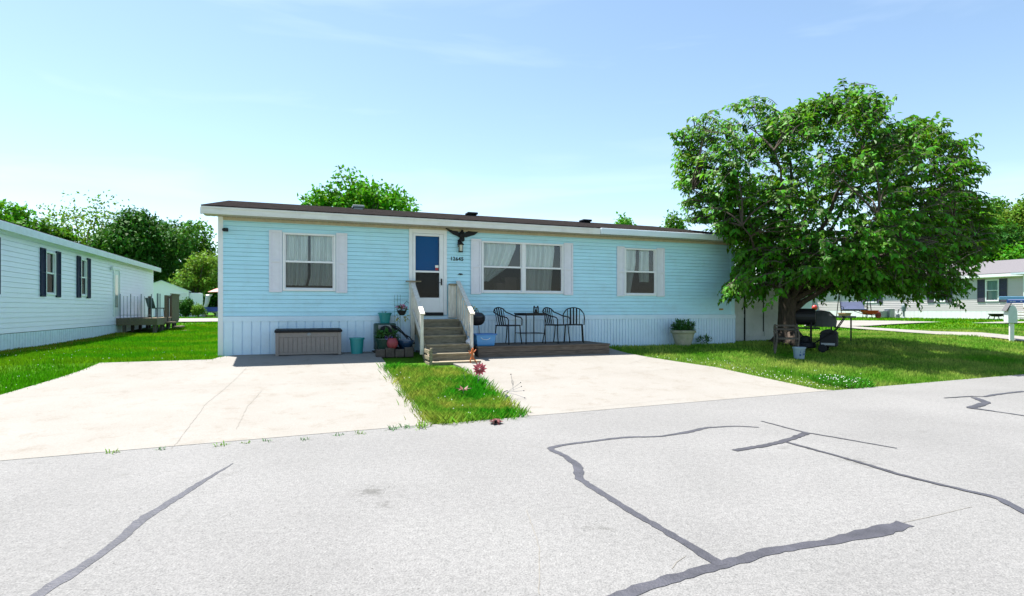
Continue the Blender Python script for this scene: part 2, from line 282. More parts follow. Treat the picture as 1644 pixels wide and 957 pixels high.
# ------------------------------------------------------------------ object helpers
def tag(o, label=None, cat=None, group=None, kind=None):
    if label: o['label'] = label
    if cat: o['category'] = cat
    if group: o['group'] = group
    if kind: o['kind'] = kind
    return o
def empty(name, loc, rz=0.0, label=None, cat=None, group=None, parent=None):
    o = bpy.data.objects.new(name, None); COL.objects.link(o); o.empty_display_size = 0.2
    o.location = loc; o.rotation_euler = (0, 0, rz)
    if parent: o.parent = parent
    return tag(o, label, cat, group)
class MB:
    def __init__(s): s.v = []; s.f = []
    def add(s, vs, fs):
        n = len(s.v); s.v += [tuple(v) for v in vs]; s.f += [tuple(i + n for i in f) for f in fs]; return s
    def box(s, x0, x1, y0, y1, z0, z1, m=None):
        vs = [Vector((x, y, z)) for z in (z0, z1) for y in (y0, y1) for x in (x0, x1)]
        if m is not None: vs = [m @ v for v in vs]
        return s.add(vs, [(0, 2, 3, 1), (4, 5, 7, 6), (0, 1, 5, 4), (2, 6, 7, 3), (0, 4, 6, 2), (1, 3, 7, 5)])
    def bar(s, p, q, w, h, up=(0, 0, 1)):
        p, q = Vector(p), Vector(q); d = (q - p).normalized(); up = Vector(up)
        if abs(d.dot(up)) > 0.98: up = Vector((0, 1, 0))
        a = d.cross(up).normalized() * w / 2; b = a.cross(d).normalized() * h / 2
        vs = [e + sa * a + sb * b for e in (p, q) for sa, sb in ((-1, -1), (1, -1), (1, 1), (-1, 1))]
        return s.add(vs, [(3, 2, 1, 0), (4, 5, 6, 7), (0, 1, 5, 4), (1, 2, 6, 5), (2, 3, 7, 6), (3, 0, 4, 7)])
    def tube(s, pts, r, n=6, cap=True):
        pts = [Vector(p) for p in pts]; k = len(pts)
        rs = r if isinstance(r, (list, tuple)) else [r] * k
        vs = []; prev = None
        for i, p in enumerate(pts):
            t = (pts[min(i + 1, k - 1)] - pts[max(i - 1, 0)])
            t = t.normalized() if t.length > 1e-9 else Vector((0, 0, 1))
            a = prev if prev is not None else (Vector((1, 0, 0)) if abs(t.x) < 0.8 else Vector((0, 1, 0)))
            a = (a - t * a.dot(t)); a = a.normalized() if a.length > 1e-6 else t.orthogonal().normalized(); prev = a
            b = t.cross(a)
            vs += [p + (a * math.cos(2 * math.pi * j / n) + b * math.sin(2 * math.pi * j / n)) * rs[i] for j in range(n)]
        fs = [(i * n + j, i * n + (j + 1) % n, (i + 1) * n + (j + 1) % n, (i + 1) * n + j) for i in range(k - 1) for j in range(n)]
        if cap: fs += [tuple(range(n))[::-1], tuple((k - 1) * n + j for j in range(n))]
        return s.add(vs, fs)
    def lathe(s, prof, n=20, c=(0, 0, 0), m=None):
        c = Vector(c); vs = []
        for r, z in prof:
            for j in range(n):
                p = Vector((r * math.cos(2 * math.pi * j / n), r * math.sin(2 * math.pi * j / n), z))
                vs.append(c + (m @ p if m is not None else p))
        k = len(prof)
        fs = [(i * n + j, i * n + (j + 1) % n, (i + 1) * n + (j + 1) % n, (i + 1) * n + j) for i in range(k - 1) for j in range(n)]
        if prof[0][0] > 1e-4: fs.append(tuple(range(n))[::-1])
        if prof[-1][0] > 1e-4: fs.append(tuple((k - 1) * n + j for j in range(n)))
        return s.add(vs, fs)
    def ball(s, c, r, n=12, sq=(1, 1, 1)):
        k = max(5, n // 2 + 1)
        prof = [(max(1e-5, math.sin(math.pi * i / k)), -math.cos(math.pi * i / k)) for i in range(k + 1)]
        return s.lathe(prof, n, c, Matrix.Diagonal((r * sq[0], r * sq[1], r * sq[2])))
    def prism(s, poly, y0, y1):
        n = len(poly); vs = [(x, y0, z) for x, z in poly] + [(x, y1, z) for x, z in poly]
        return s.add(vs, [tuple(range(n)), tuple(range(2 * n - 1, n - 1, -1))] + [(i, i + n, (i + 1) % n + n, (i + 1) % n) for i in range(n)])
    def build(s, name, m, parent=None, bevel=0.0, smooth=False, loc=None, rz=0.0, fix=True):
        me = bpy.data.meshes.new(name); me.from_pydata(s.v, [], s.f)
        if fix:
            bm = bmesh.new(); bm.from_mesh(me); bmesh.ops.recalc_face_normals(bm, faces=bm.faces); bm.to_mesh(me); bm.free()
        me.materials.append(m)
        if smooth:
            me.polygons.foreach_set('use_smooth', [True] * len(me.polygons))
        o = bpy.data.objects.new(name, me); COL.objects.link(o)
        if parent: o.parent = parent
        if loc is not None: o.location = loc
        o.rotation_euler = (0, 0, rz)
        if bevel > 0:
            b = o.modifiers.new('bevel', 'BEVEL'); b.width = bevel; b.segments = 2; b.limit_method = 'ANGLE'; b.angle_limit = R(40)
        if smooth == 'auto' or (smooth and bevel == 0):
            pass
        return o
def np_mesh(name, verts, faces, m, parent=None):
    """faces: (n, k) int array"""
    me = bpy.data.meshes.new(name); n, k = faces.shape
    me.vertices.add(len(verts)); me.vertices.foreach_set('co', np.asarray(verts, np.float32).ravel())
    me.loops.add(n * k); me.loops.foreach_set('vertex_index', faces.astype(np.int32).ravel())
    me.polygons.add(n); me.polygons.foreach_set('loop_start', np.arange(0, n * k, k, dtype=np.int32))
    me.update(calc_edges=True); me.validate()
    me.materials.append(m)
    o = bpy.data.objects.new(name, me); COL.objects.link(o)
    if parent: o.parent = parent
    return o
def leaf_arrays(c, tip, nor, ln, wd):
    """folded leaf quads: base, side, tip, side"""
    tip = tip / np.linalg.norm(tip, axis=1, keepdims=True)
    side = np.cross(tip, nor); side /= np.maximum(np.linalg.norm(side, axis=1, keepdims=True), 1e-6)
    n2 = np.cross(side, tip)
    ln = np.asarray(ln).reshape(-1, 1); wd = np.asarray(wd).reshape(-1, 1)
    mid = c + tip * ln * 0.45
    a = c; b = mid + side * wd * 0.5 + n2 * wd * 0.18; d = mid - side * wd * 0.5 + n2 * wd * 0.18; e = c + tip * ln - n2 * ln * 0.12
    V = np.stack([a, b, e, d], 1).reshape(-1, 3)
    return V, np.arange(len(V)).reshape(-1, 4)
def rnd_unit(n):
    v = RNG.normal(size=(n, 3)); return v / np.linalg.norm(v, axis=1, keepdims=True)

def poly_sheet(name, pts, m, dz=0.0, step=0.5, skirt=0.0, flat=None):
    """a paved or grassy sheet that follows the ground"""
    bm = bmesh.new(); vs = [bm.verts.new((p[0], p[1], 0)) for p in pts]; f = bm.faces.new(vs)
    xs = [p[0] for p in pts]; ys = [p[1] for p in pts]
    for ax, lo, hi in ((0, min(xs), max(xs)), (1, min(ys), max(ys))):
        k = lo + step
        while k < hi:
            co = [0, 0, 0]; no = [0, 0, 0]; co[ax] = k; no[ax] = 1
            bmesh.ops.bisect_plane(bm, geom=bm.verts[:] + bm.edges[:] + bm.faces[:], plane_co=co, plane_no=no)
            k += step
    top = bm.faces[:]
    if skirt > 0:
        be = [e for e in bm.edges if e.is_boundary]
        r = bmesh.ops.extrude_edge_only(bm, edges=be)
        low = {v for v in r['geom'] if isinstance(v, bmesh.types.BMVert)}
    else: low = set()
    for v in bm.verts:
        z = (tz(v.co.x, v.co.y) if flat is None else flat) + dz
        v.co.z = z - (skirt if v in low else 0)
    bmesh.ops.triangulate(bm, faces=[f for f in bm.faces if len(f.verts) > 4])
    bmesh.ops.recalc_face_normals(bm, faces=bm.faces)
    for f in bm.faces:
        if abs(f.normal.z) > 0.5 and f.normal.z < 0: f.normal_flip()
    me = bpy.data.meshes.new(name); bm.to_mesh(me); bm.free(); me.materials.append(m)
    o = bpy.data.objects.new(name, me); COL.objects.link(o); return o
def ribbon(pts, widths, z_fn, jit=0.0):
    """a narrow strip along a path on the ground"""
    pp = []; ww = []
    for i in range(len(pts) - 1):
        a, b = Vector(pts[i][:2]), Vector(pts[i + 1][:2]); n = max(2, int((b - a).length / 0.05))
        for j in range(n):
            t = j / n; pp.append(a.lerp(b, t)); ww.append(widths[i] * (1 - t) + widths[i + 1] * t)
    pp.append(Vector(pts[-1][:2])); ww.append(widths[-1])
    sm = pp[:]
    for _ in range(2): sm = [sm[0]] + [(sm[i - 1] + sm[i] * 2 + sm[i + 1]) / 4 for i in range(1, len(sm) - 1)] + [sm[-1]]
    mb = MB(); vs = []
    for i, p in enumerate(sm):
        t = (sm[min(i + 1, len(sm) - 1)] - sm[max(i - 1, 0)]).normalized(); n = Vector((-t.y, t.x))
        o_ = n * random.uniform(-jit, jit)
        for s in (1, -1):
            q = p + o_ + n * s * ww[i] * 0.43 * random.uniform(0.80, 1.20) * (1 + .12 * math.sin(i * .35 + s)); vs.append((q.x, q.y, z_fn(q.x, q.y)))
    mb.add(vs, [(2 * i, 2 * i + 1, 2 * i + 3, 2 * i + 2) for i in range(len(sm) - 1)])
    return mb

# ------------------------------------------------------------------ ground, road, drives
gx = np.unique(np.concatenate([np.linspace(-900, -60, 15), np.linspace(-60, -22, 40), np.arange(-22, 24, 0.5), np.linspace(24, 70, 47), np.linspace(70, 900, 15)]))
gy = np.unique(np.concatenate([np.linspace(-400, -10, 12), np.linspace(-10, 2, 13), np.arange(2, 30, 0.5), np.linspace(30, 75, 46), np.linspace(75, 1500, 20)]))
GX, GY = np.meshgrid(gx, gy); GZ = terr(GX, GY) - 0.03
uu, vv = to_uv(GX, GY)
GZ = np.where(vv < road_v(uu) + 0.3, GZ - 0.03, GZ)
gv = np.stack([GX, GY, GZ], -1).reshape(-1, 3); ny, nx = GX.shape
ii = np.arange(nx * ny).reshape(ny, nx)
gf = np.stack([ii[:-1, :-1], ii[:-1, 1:], ii[1:, 1:], ii[1:, :-1]], -1).reshape(-1, 4)
tag(np_mesh('ground', gv, gf, M_TURF), kind='structure')

def P2(u, v): w = W(u, v); return (w.x, w.y)
road_far = [P2(u, road_v(u)) for u in np.linspace(-40, 60, 21)]
road_poly = road_far + [P2(60, -17.5), P2(-40, -17.5)]
tag(poly_sheet('road', road_poly, M_ASPH, dz=0.006, step=8.0, flat=-0.5), kind='structure')
def G(px, py): g = gt(px, py); return (g.x, g.y)
d1a, d1b = G(160, 583), G(340, 577.5)
d1r, d1s = G(617, 580), G(700, 686)
left_drive = [d1a, d1b, P2(0.30, -0.03), P2(3.30, -0.03), d1r, d1s]
u_s, _ = to_uv(*d1s); u_l = to_uv(*G(-70, 656))[0]
left_drive += [P2(u_s, road_v(u_s) + 0.015), P2(-1.1, road_v(-1.1) + 0.015), P2(-1.9, road_v(-1.9) + 0.015), G(-40, 646)]
d2l, d2m = G(738, 588), G(834, 669)
d2r, d2q, d2p = G(1008, 567.5), G(1150, 590), G(1312, 625)
u_m, _ = to_uv(*d2m); u_p, _ = to_uv(*d2p)
right_drive = [d2l, P2(4.3, -0.03), P2(9.0, -0.03), d2r, d2q, d2p, P2(u_p + 0.2, road_v(u_p + 0.2) + 0.015), P2(u_m, road_v(u_m) + 0.015), d2m]
ld = tag(poly_sheet('driveway', left_drive, M_CONC, dz=0.006, skirt=0.1), kind='structure')
rd = tag(poly_sheet('driveway', right_drive, M_CONC, dz=0.006, skirt=0.1), kind='structure')
# far street, far drives
street = [G(1700, 553), G(1644, 549), G(1500, 537.5), G(1395, 530), G(1330, 524.5), G(1330, 522), G(1395, 526.5), G(1500, 533), G(1644, 541.5), G(1700, 544)]
tag(poly_sheet('side_street', street, M_CONC, dz=0.03, step=2.0), kind='structure')
fdr = [G(1290, 524), G(1340, 525), G(1395, 524), G(1440, 521), G(1510, 517.8), G(1440, 516), G(1380, 515.5), G(1300, 515.5)]
tag(poly_sheet('far_driveway', fdr, M_CONC, dz=0.035, step=2.0), kind='structure')
fwalk = [G(1560, 519.5), G(1610, 520), G(1660, 519), G(1660, 517), G(1610, 517.3)]
tag(poly_sheet('far_walk', fwalk, M_CONC, dz=0.035, step=2.0), kind='structure')
lstreet = [G(230, 518), G(352, 517), G(420, 516.5), G(420, 511.5), G(352, 511.5), G(230, 512.5)]
tag(poly_sheet('far_street', lstreet, M_CONC, dz=0.035, step=2.0), kind='structure')

# sealed cracks of the road: one tar seam per repair
def rp_(px, py):
    d = F * 1.5 / (py - HY); return ((px - CX) / F * d, d)
road_o = [o for o in COL.objects if o.name == 'road'][0]
seams = [
    ([(40, 975), (62, 957), (130, 912), (185, 875), (235, 830), (290, 797), (340, 765), (375, 745)], [.09, .09, .085, .08, .09, .085, .05, .015]),
    ([(960, 975), (1000, 957), (1080, 930), (1160, 910), (1240, 885), (1330, 872), (1400, 858), (1452, 842)], [.09, .09, .10, .10, .10, .10, .15, .13]),
    ([(1160, 910), (1110, 880), (1060, 850), (1000, 815), (930, 770), (928, 750), (905, 732), (880, 721), (905, 715), (1005, 703), (1060, 702), (1105, 695), (1130, 688), (1180, 685), (1218, 687)],
     [.08, .08, .075, .075, .09, .11, .08, .08, .07, .07, .055, .09, .08, .05, .04]),
    ([(1222, 677), (1290, 695), (1350, 705), (1440, 721)], [.03, .05, .04, .03]),
    ([(1180, 725), (1250, 712), (1270, 706), (1295, 696)], [.09, .10, .09, .10]),
    ([(1262, 711), (1350, 735), (1450, 765), (1560, 792), (1600, 800), (1660, 832)], [.05, .055, .06, .06, .07, .08]),
    ([(1516, 640), (1560, 637), (1580, 638), (1600, 634), (1644, 629)], [.05, .06, .06, .09, .08]),
    ([(1562, 639), (1585, 647), (1558, 656), (1600, 662), (1660, 671)], [.10, .14, .14, .05, .05]),
]
for k, (pts, wd) in enumerate(seams):
    o = ribbon([rp_(*p) for p in pts], wd, lambda x, y, k=k: -0.4915 + .0008 * k, 0.004).build('tar_seam', M_TAR, road_o, fix=False)
for pts in ([(840, 716), (880, 721)], [(865, 957), (866, 880), (845, 820)], [(1100, 895), (1085, 905), (1078, 915)], [(1440, 843), (1500, 830), (1560, 815)], [(1510, 620), (1570, 628), (1644, 629)]):
    ribbon([rp_(*p) for p in pts], [.005] * len(pts), lambda x, y: -0.4915, 0.004).build('hairline_crack', M_CRACK, road_o, fix=False)
for par, lines in ((ld, [[(0, 640), (120, 634), (350, 621), (600, 612), (650, 606)], [(275, 722), (330, 650), (372, 615), (395, 592)], [(380, 690), (396, 655), (420, 628)], [(545, 574), (560, 600)]]),
                   (rd, [[(790, 616), (900, 606), (1000, 600), (1090, 592)], [(1050, 571), (1010, 585)], [(900, 660), (1100, 640)]])):
    for pts in lines:
        ribbon([G(*p) for p in pts], [.0055] * len(pts), lambda x, y: tz(x, y) + 0.010, 0.008).build('joint_line', M_CRACK, par, fix=False)

# ------------------------------------------------------------------ shared house parts
def clapboard(x0, x1, z0, z1, openings, course=0.094, lip=0.014, y=0.0, gap=0.0075):
    mb = MB(); nz_ = int(math.ceil((z1 - z0) / course))
    for k in range(nz_):
        za = z0 + k * course; zb = min(z1, za + course)
        cuts = sorted({za, zb} | {c for o in openings for c in (o[2], o[3]) if za + 1e-3 < c < zb - 1e-3})
        for c0, c1 in zip(cuts[:-1], cuts[1:]):
            zm = (c0 + c1) / 2; segs = [(x0, x1)]
            for o in openings:
                if o[2] < zm < o[3]:
                    ns = []
                    for a, b in segs:
                        if o[1] <= a or o[0] >= b: ns.append((a, b)); continue
                        if o[0] > a: ns.append((a, o[0]))
                        if o[1] < b: ns.append((o[1], b))
                    segs = ns
            f0 = (c0 - za) / course; f1 = (c1 - za) / course
            ya, yb = y - lip * (1 - f0), y - lip * (1 - f1)
            for a, b in segs:
                if abs(c0 - za) < 1e-6 and c1 - c0 > gap * 1.5:          # shadow reveal under every lap
                    cg_ = c0 + gap
                    mb.add([(a, y + .016, c0), (b, y + .016, c0), (b, y + .016, cg_), (a, y + .016, cg_)], [(0, 1, 2, 3)])
                    mb.add([(a, ya, cg_), (b, ya, cg_), (b, y + .016, cg_), (a, y + .016, cg_)], [(3, 2, 1, 0)])
                    mb.add([(a, y, c0), (b, y, c0), (b, y + .016, c0), (a, y + .016, c0)], [(0, 1, 2, 3)])
                    mb.add([(a, ya, cg_), (b, ya, cg_), (b, yb, c1), (a, yb, c1)], [(0, 1, 2, 3)])
                else: mb.add([(a, ya, c0), (b, ya, c0), (b, yb, c1), (a, yb, c1)], [(0, 1, 2, 3)])
    return mb
def ribs(x0, x1, z0, z1, pitch, depth=0.022, y=0.0, groove=0.024):
    mb = MB(); x = x0
    while x < x1 - 1e-3:
        e = min(x + pitch, x1); g0 = min(x + groove, e)
        mb.add([(x, y, z0), (g0, y, z0), (g0, y, z1), (x, y, z1)], [(0, 1, 2, 3)])
        mb.add([(g0, y, z0), (g0, y, z1), (g0, y - depth, z1), (g0, y - depth, z0)], [(0, 1, 2, 3)])
        mb.add([(g0, y - depth, z0), (e, y - depth, z0), (e, y - depth, z1), (g0, y - depth, z1)], [(0, 1, 2, 3)])
        mb.add([(e, y - depth, z0), (e, y, z0), (e, y, z1), (e, y - depth, z1)], [(0, 1, 2, 3)])
        x = e
    return mb
def curtain(mb, lf, rf, z0, z1, y, waves=6, amp=0.03):
    nzc, nxc = 14, 40; vs = []
    for i in range(nzc + 1):
        z = z0 + (z1 - z0) * i / nzc; a, b = lf(z), rf(z)
        for j in range(nxc + 1):
            t = j / nxc; vs.append((a + (b - a) * t, y + amp * math.sin(t * waves * 2 * math.pi + 0.6 * math.sin(i * 0.4)) + amp * .5 * math.sin(t * waves * 4.3), z))
    mb.add(vs, [(i * (nxc + 1) + j, i * (nxc + 1) + j + 1, (i + 1) * (nxc + 1) + j + 1, (i + 1) * (nxc + 1) + j) for i in range(nzc) for j in range(nxc)])
def room(mb, x0, x1, z0, z1, y0, y1):
    mb.add([(x0, y0, z0), (x1, y0, z0), (x1, y0, z1), (x0, y0, z1), (x0, y1, z0), (x1, y1, z0), (x1, y1, z1), (x0, y1, z1)],
           [(4, 5, 6, 7), (0, 1, 5, 4), (3, 7, 6, 2), (0, 4, 7, 3), (1, 2, 6, 5)])
def window(par, x0, x1, z0, z1, cols=1, fm=None, fw=0.045, lower_screen=True, curtains=None, gm=None, blind=None, depth=0.9, sash=0.03):
    fm = fm or M_WHITE; gm = gm or M_GLASS
    f = MB()
    f.box(x0, x0 + fw, -.035, .05, z0, z1); f.box(x1 - fw, x1, -.035, .05, z0, z1)
    f.box(x0 + fw, x1 - fw, -.036, .05, z1 - fw, z1); f.box(x0 + fw, x1 - fw, -.045, .05, z0, z0 + fw)
    cw = (x1 - x0 - 2 * fw) / cols
    for c in range(1, cols): f.box(x0 + fw + cw * c - .05, x0 + fw + cw * c + .05, -.034, .05, z0 + fw, z1 - fw)
    w = f.build('window', fm, par, bevel=.004)
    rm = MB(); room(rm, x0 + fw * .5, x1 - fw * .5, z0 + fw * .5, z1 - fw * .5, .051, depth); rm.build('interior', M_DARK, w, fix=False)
    zm = (z0 + z1) / 2 + 0.01
    for c in range(cols):
        a = x0 + fw + cw * c + (.05 if c > 0 else 0); b = x0 + fw + cw * (c + 1) - (.05 if c < cols - 1 else 0)
        s = MB()
        s.box(a, b, -.012, .03, zm - .022, zm + .022)
        s.box(a, a + sash, .012, .04, zm + .022, z1 - fw); s.box(b - sash, b, .012, .04, zm + .022, z1 - fw)
        s.box(a, a + sash * .7, -.004, .02, z0 + fw, zm - .022); s.box(b - sash * .7, b, -.004, .02, z0 + fw, zm - .022)
        s.box(a + sash * .7, b - sash * .7, -.004, .02, z0 + fw, z0 + fw + sash)
        s.build('sash', fm, w)
        g = MB()
        g.add([(a, .026, zm), (b, .026, zm), (b, .026, z1 - fw), (a, .026, z1 - fw)], [(0, 1, 2, 3)])
        g.add([(a, .010, z0 + fw), (b, .010, z0 + fw), (b, .010, zm), (a, .010, zm)], [(0, 1, 2, 3)])
        g.build('pane', gm, w, fix=False)
        if lower_screen:
            MB().add([(a, -.001, z0 + fw), (b, -.001, z0 + fw), (b, -.001, zm - .02), (a, -.001, zm - .02)], [(0, 1, 2, 3)]).build('insect_screen', M_SCREEN, w, fix=False)
    if curtains:
        cb = MB()
        for lf, rf, za, zb in curtains: curtain(cb, lf, rf, za, zb, .075)
        cb.build('curtain', M_CURT, w, smooth=True, fix=False)
    if blind: blind(w)
    return w
def shutter(par, x0, x1, z0, z1, m, louvers=True, y=-.012):
    s = MB(); st = .045
    s.box(x0, x0 + st, y - .03, y, z0, z1); s.box(x1 - st, x1, y - .03, y, z0, z1)
    for a, b in ((z0, z0 + st), (z1 - st, z1), ((z0 + z1) / 2 - st / 2, (z0 + z1) / 2 + st / 2)): s.box(x0 + st, x1 - st, y - .029, y, a, b)
    s.box(x0 + st, x1 - st, y - .010, y, z0 + st, z1 - st)
    if louvers:
        z = z0 + st + .02
        while z < z1 - st - .02:
            if abs(z - (z0 + z1) / 2) > .05:
                s.add([(x0 + st, y - .024, z - .014), (x1 - st, y - .024, z - .014), (x1 - st, y - .011, z + .016), (x0 + st, y - .011, z + .016)], [(0, 1, 2, 3)])
                s.add([(x0 + st, y - .024, z - .014), (x1 - st, y - .024, z - .014), (x1 - st, y - .011, z - .014), (x0 + st, y - .011, z - .014)], [(0, 1, 2, 3)])
            z += .034
    return s.build('shutter', m, par, fix=False)
def gable(par, x0, x1, y0, y1, z_eave, z_ridge, m, th=0.05, name='roof'):
    ym = (y0 + y1) / 2; mb = MB()
    for sx in (0,):
        mb.add([(x0, y0, z_eave), (x1, y0, z_eave), (x1, ym, z_ridge), (x0, ym, z_ridge), (x0, y1, z_eave), (x1, y1, z_eave),
                (x0, y0, z_eave - th), (x1, y0, z_eave - th), (x1, ym, z_ridge - th), (x0, ym, z_ridge - th), (x0, y1, z_eave - th), (x1, y1, z_eave - th)],
               [(0, 1, 2, 3), (3, 2, 5, 4), (6, 9, 8, 7), (9, 10, 11, 8), (0, 6, 7, 1), (4, 5, 11, 10), (0, 3, 9, 6), (3, 4, 10, 9), (1, 7, 8, 2), (2, 8, 11, 5)])
    return mb.build(name, m, par)

# ------------------------------------------------------------------ the blue home
LEN, DEP = 14.05, 9.4
home = empty('mobile_home', O, TH, 'light blue clapboard mobile home with white shutters and ribbed skirting', 'mobile home')
W1 = (1.30, 2.44, 1.42, 2.735); W2 = (5.98, 8.28, 1.42, 2.745); W3 = (10.17, 11.22, 1.39, 2.725); DR = (4.14, 5.08, 0.87, 2.96)
ops = [tuple(o) for o in (W1, W2, W3, DR)]
ops = [(a + .02, b - .02, c + .02, d - .02) for a, b, c, d in ops]
wb = clapboard(0.10, LEN - 0.06, 0.85, 3.06, ops)
# plain ends and back
wb.add([(.1, 0, .0), (.1, DEP, .0), (.1, DEP, 3.06), (.1, 0, 3.06)], [(0, 1, 2, 3)])
wb.add([(LEN - .06, 0.002, .0), (LEN - .06, DEP, .0), (LEN - .06, DEP, 3.06), (LEN - .06, 0.002, 3.06)], [(3, 2, 1, 0)])
wb.add([(.1, DEP, 0), (LEN - .06, DEP, 0), (LEN - .06, DEP, 3.06), (.1, DEP, 3.06)], [(3, 2, 1, 0)])
zr = 3.18 + (DEP / 2 + .35) * 0.196
wb.add([(.1, 0.01, 3.06), (.1, DEP, 3.06), (.1, DEP / 2, zr - .08)], [(0, 1, 2)])
wb.add([(LEN - .06, 0.01, 3.06), (LEN - .06, DEP, 3.06), (LEN - .06, DEP / 2, zr - .08)], [(2, 1, 0)])
wb.build('wall', M_BLUE, home, fix=False)
ct = MB(); ct.box(0.0, .10, -.02, .10, -.03, 3.04); ct.build('corner_trim', M_WHITE, home, bevel=.004)
ct = MB(); ct.box(LEN - .18, LEN - .02, -.016, .12, .85, 3.04); ct.build('corner_trim', M_BLUE, home, bevel=.004)
sk = MB(); sk.add(ribs(.10, 4.0, -.05, .74, .175).v, []); sk = ribs(.10, 4.2, -.05, .735, .185)
r2 = ribs(5.0, LEN, -.15, .735, .096, .02, groove=.020); sk.add(r2.v, r2.f)
sk.box(.10, LEN, -.032, .02, .735, .849)
sk.add([(.10, .004, -.2), (LEN, .004, -.2), (LEN, .004, .74), (.10, .004, .74)], [(0, 1, 2, 3)])
sk.build('skirting', M_SKIRT, home, fix=False)
gable(home, -.28, LEN + .30, -.36, DEP + .36, 3.20, 3.20 + (DEP / 2 + .36) * .196, M_SHING, .04)
fa = MB(); fa.box(-.28, 9.20, -.385, -.345, 3.015, 3.17); fa.build('fascia', M_FASC, home, bevel=.004)
fa = MB(); fa.box(-.26, 9.0, -.40, -.386, 3.135, 3.168); fa.build('drip_edge', M_FASC, home)
gu = MB(); gu.prism([(9.203, 3.02), (LEN + .30, 3.02), (LEN + .30, 3.185), (9.203, 3.185)], -.42, -.345); gu.build('gutter', M_GUT, home, bevel=.02)
for s, x in ((0, -.295), (1, LEN + .28)):
    ff = MB()
    yy = DEP / 2
    ff.add([(x + dx, y, z + dz) for dx in (0, .03) for (y, z) in ((-.345, 3.155), (yy, 3.155 + (yy + .345) * .196), (DEP + .345, 3.155)) for dz in (-.15, 0)],
           [(0, 1, 3, 2), (2, 3, 5, 4), (6, 8, 9, 7), (8, 10, 11, 9), (0, 2, 8, 6), (2, 4, 10, 8), (1, 7, 9, 3), (3, 9, 11, 5), (0, 6, 7, 1), (4, 5, 11, 10)])
    ff.build('rake_board', M_FASC, home)
so = ribs(-.25, LEN + .27, -.345, .0, .10, .006)
so2 = MB(); so2.add([(v[0], v[2], 3.022 + v[1]) for v in so.v], so.f); so2.build('soffit', M_SOFF, home, fix=False)
fb = MB(); fb.box(.10, LEN - .1, -.03, .0, 2.945, 3.012); fb.build('frieze_board', M_SOFF, home)
for k, (px, py) in enumerate(((575, 330), (757, 345), (940, 356))):
    vv_ = 3.7; u_, _ = hl(px, py, vv_); z_ = 3.20 + (vv_ + .36) * .196
    b = MB(); b.box(u_ - .13, u_ + .13, vv_ - .13, vv_ + .13, z_ - .06, z_ + .03); b.box(u_ - .17, u_ + .17, vv_ - .17, vv_ + .17, z_ + .03, z_ + .10)
    b.build('roof_vent', M_GREYP if k == 0 else M_BLACKP, home, bevel=.02)
# windows and shutters
def const(c): return lambda z: c
window(home, *W1, curtains=[(const(1.33), lambda z: 1.84 - max(0, 1.75 - z) * .28, 1.55, 2.70), (lambda z: 1.895 - max(0, 1.75 - z) * .25, const(2.41), 1.55, 2.70)])
def clutter(w):
    b = MB(); b.box(6.75, 7.08, .35, .6, 1.45, 1.86); b.box(6.50, 6.72, .3, .6, 1.45, 1.7); b.build('stacked_shelf', mat('dull_wood', (.12, .07, .06)), w)
window(home, *W2, cols=2, curtains=[(const(6.02), lambda z: 6.95 - max(0, 2.62 - z) * .42 - max(0, 2.1 - z) * 1.0, 1.72, 2.71), (const(7.20), lambda z: 8.05 - max(0, 2.6 - z) * .08, 1.46, 2.71)], blind=clutter)
window(home, *W3, curtains=[(const(10.2), lambda z: 10.58 - max(0, 2.3 - z) * .22, 1.42, 2.70), (lambda z: 10.70 + max(0, 2.2 - z) * .05, const(11.02), 1.78, 2.70)])
for (a, b, c, d) in ((1.02, 1.29, 1.39, 2.775), (2.45, 2.70, 1.39, 2.775), (5.70, 5.97, 1.39, 2.785), (8.29, 8.56, 1.39, 2.785), (9.92, 10.16, 1.37, 2.76), (11.23, 11.49, 1.37, 2.76)):
    shutter(home, a, b, c, d, M_SHUT, louvers=False)
# door
df = MB(); a, b, c, d = DR
df.box(a, a + .09, -.035, .06, c, d); df.box(b - .09, b, -.035, .06, c, d); df.box(a + .09, b - .09, -.036, .06, d - .10, d)
df.build('door_frame', M_WHITE, home, bevel=.005)
sd = MB(); a += .095; b -= .095; d -= .105; c = .93
sd.box(a, a + .06, -.045, -.005, c, d); sd.box(b - .10, b, -.045, -.005, c, d); sd.box(a + .06, b - .10, -.044, -.005, d - .06, d)
sd.box(a + .06, b - .10, -.044, -.005, 1.905, 1.95); sd.box(a + .06, b - .10, -.044, -.005, c, 1.29)
door = sd.build('storm_door', M_WHITE, home, bevel=.006)
MB().add([(a + .06, -.02, 1.29), (b - .1, -.02, 1.29), (b - .1, -.02, d - .06), (a + .06, -.02, d - .06)], [(0, 1, 2, 3)]).build('door_glass', glass_mat('door_glass', (.75, .85, .95), 0.3), door, fix=False)
ib = MB(); ib.box(a, b, .03, .07, 1.925, d); ib.build('sky_reflection_panel', M_SKYREFL, door)  # added panel behind the upper glass; its blue imitates the sky's reflection
ib = MB(); ib.box(a, b, .03, .07, c - .05, 1.92); ib.build('dark_screen', M_DARK, door)
hb = MB(); hb.box(b - .065, b - .035, -.075, -.045, 1.60, 1.76); hb.tube([(b - .05, -.075, 1.66), (b - .05, -.095, 1.66), (b - .12, -.10, 1.66)], .009); hb.build('handle', M_BLACKM, door, bevel=.004)
st = MB(); st.box(b - .20, b - .115, -.0215, -.0205, 2.03, 2.09); st.build('sticker', M_PETALW, door)
st = MB(); st.box(b - .195, b - .12, -.0215, -.0205, 1.965, 2.028); st.build('sticker', mat('red_sticker', (.4, .03, .03)), door)
th_ = MB(); th_.box(a, b, -.06, .03, .85, .925); th_.build('threshold', M_BLACKP, home)
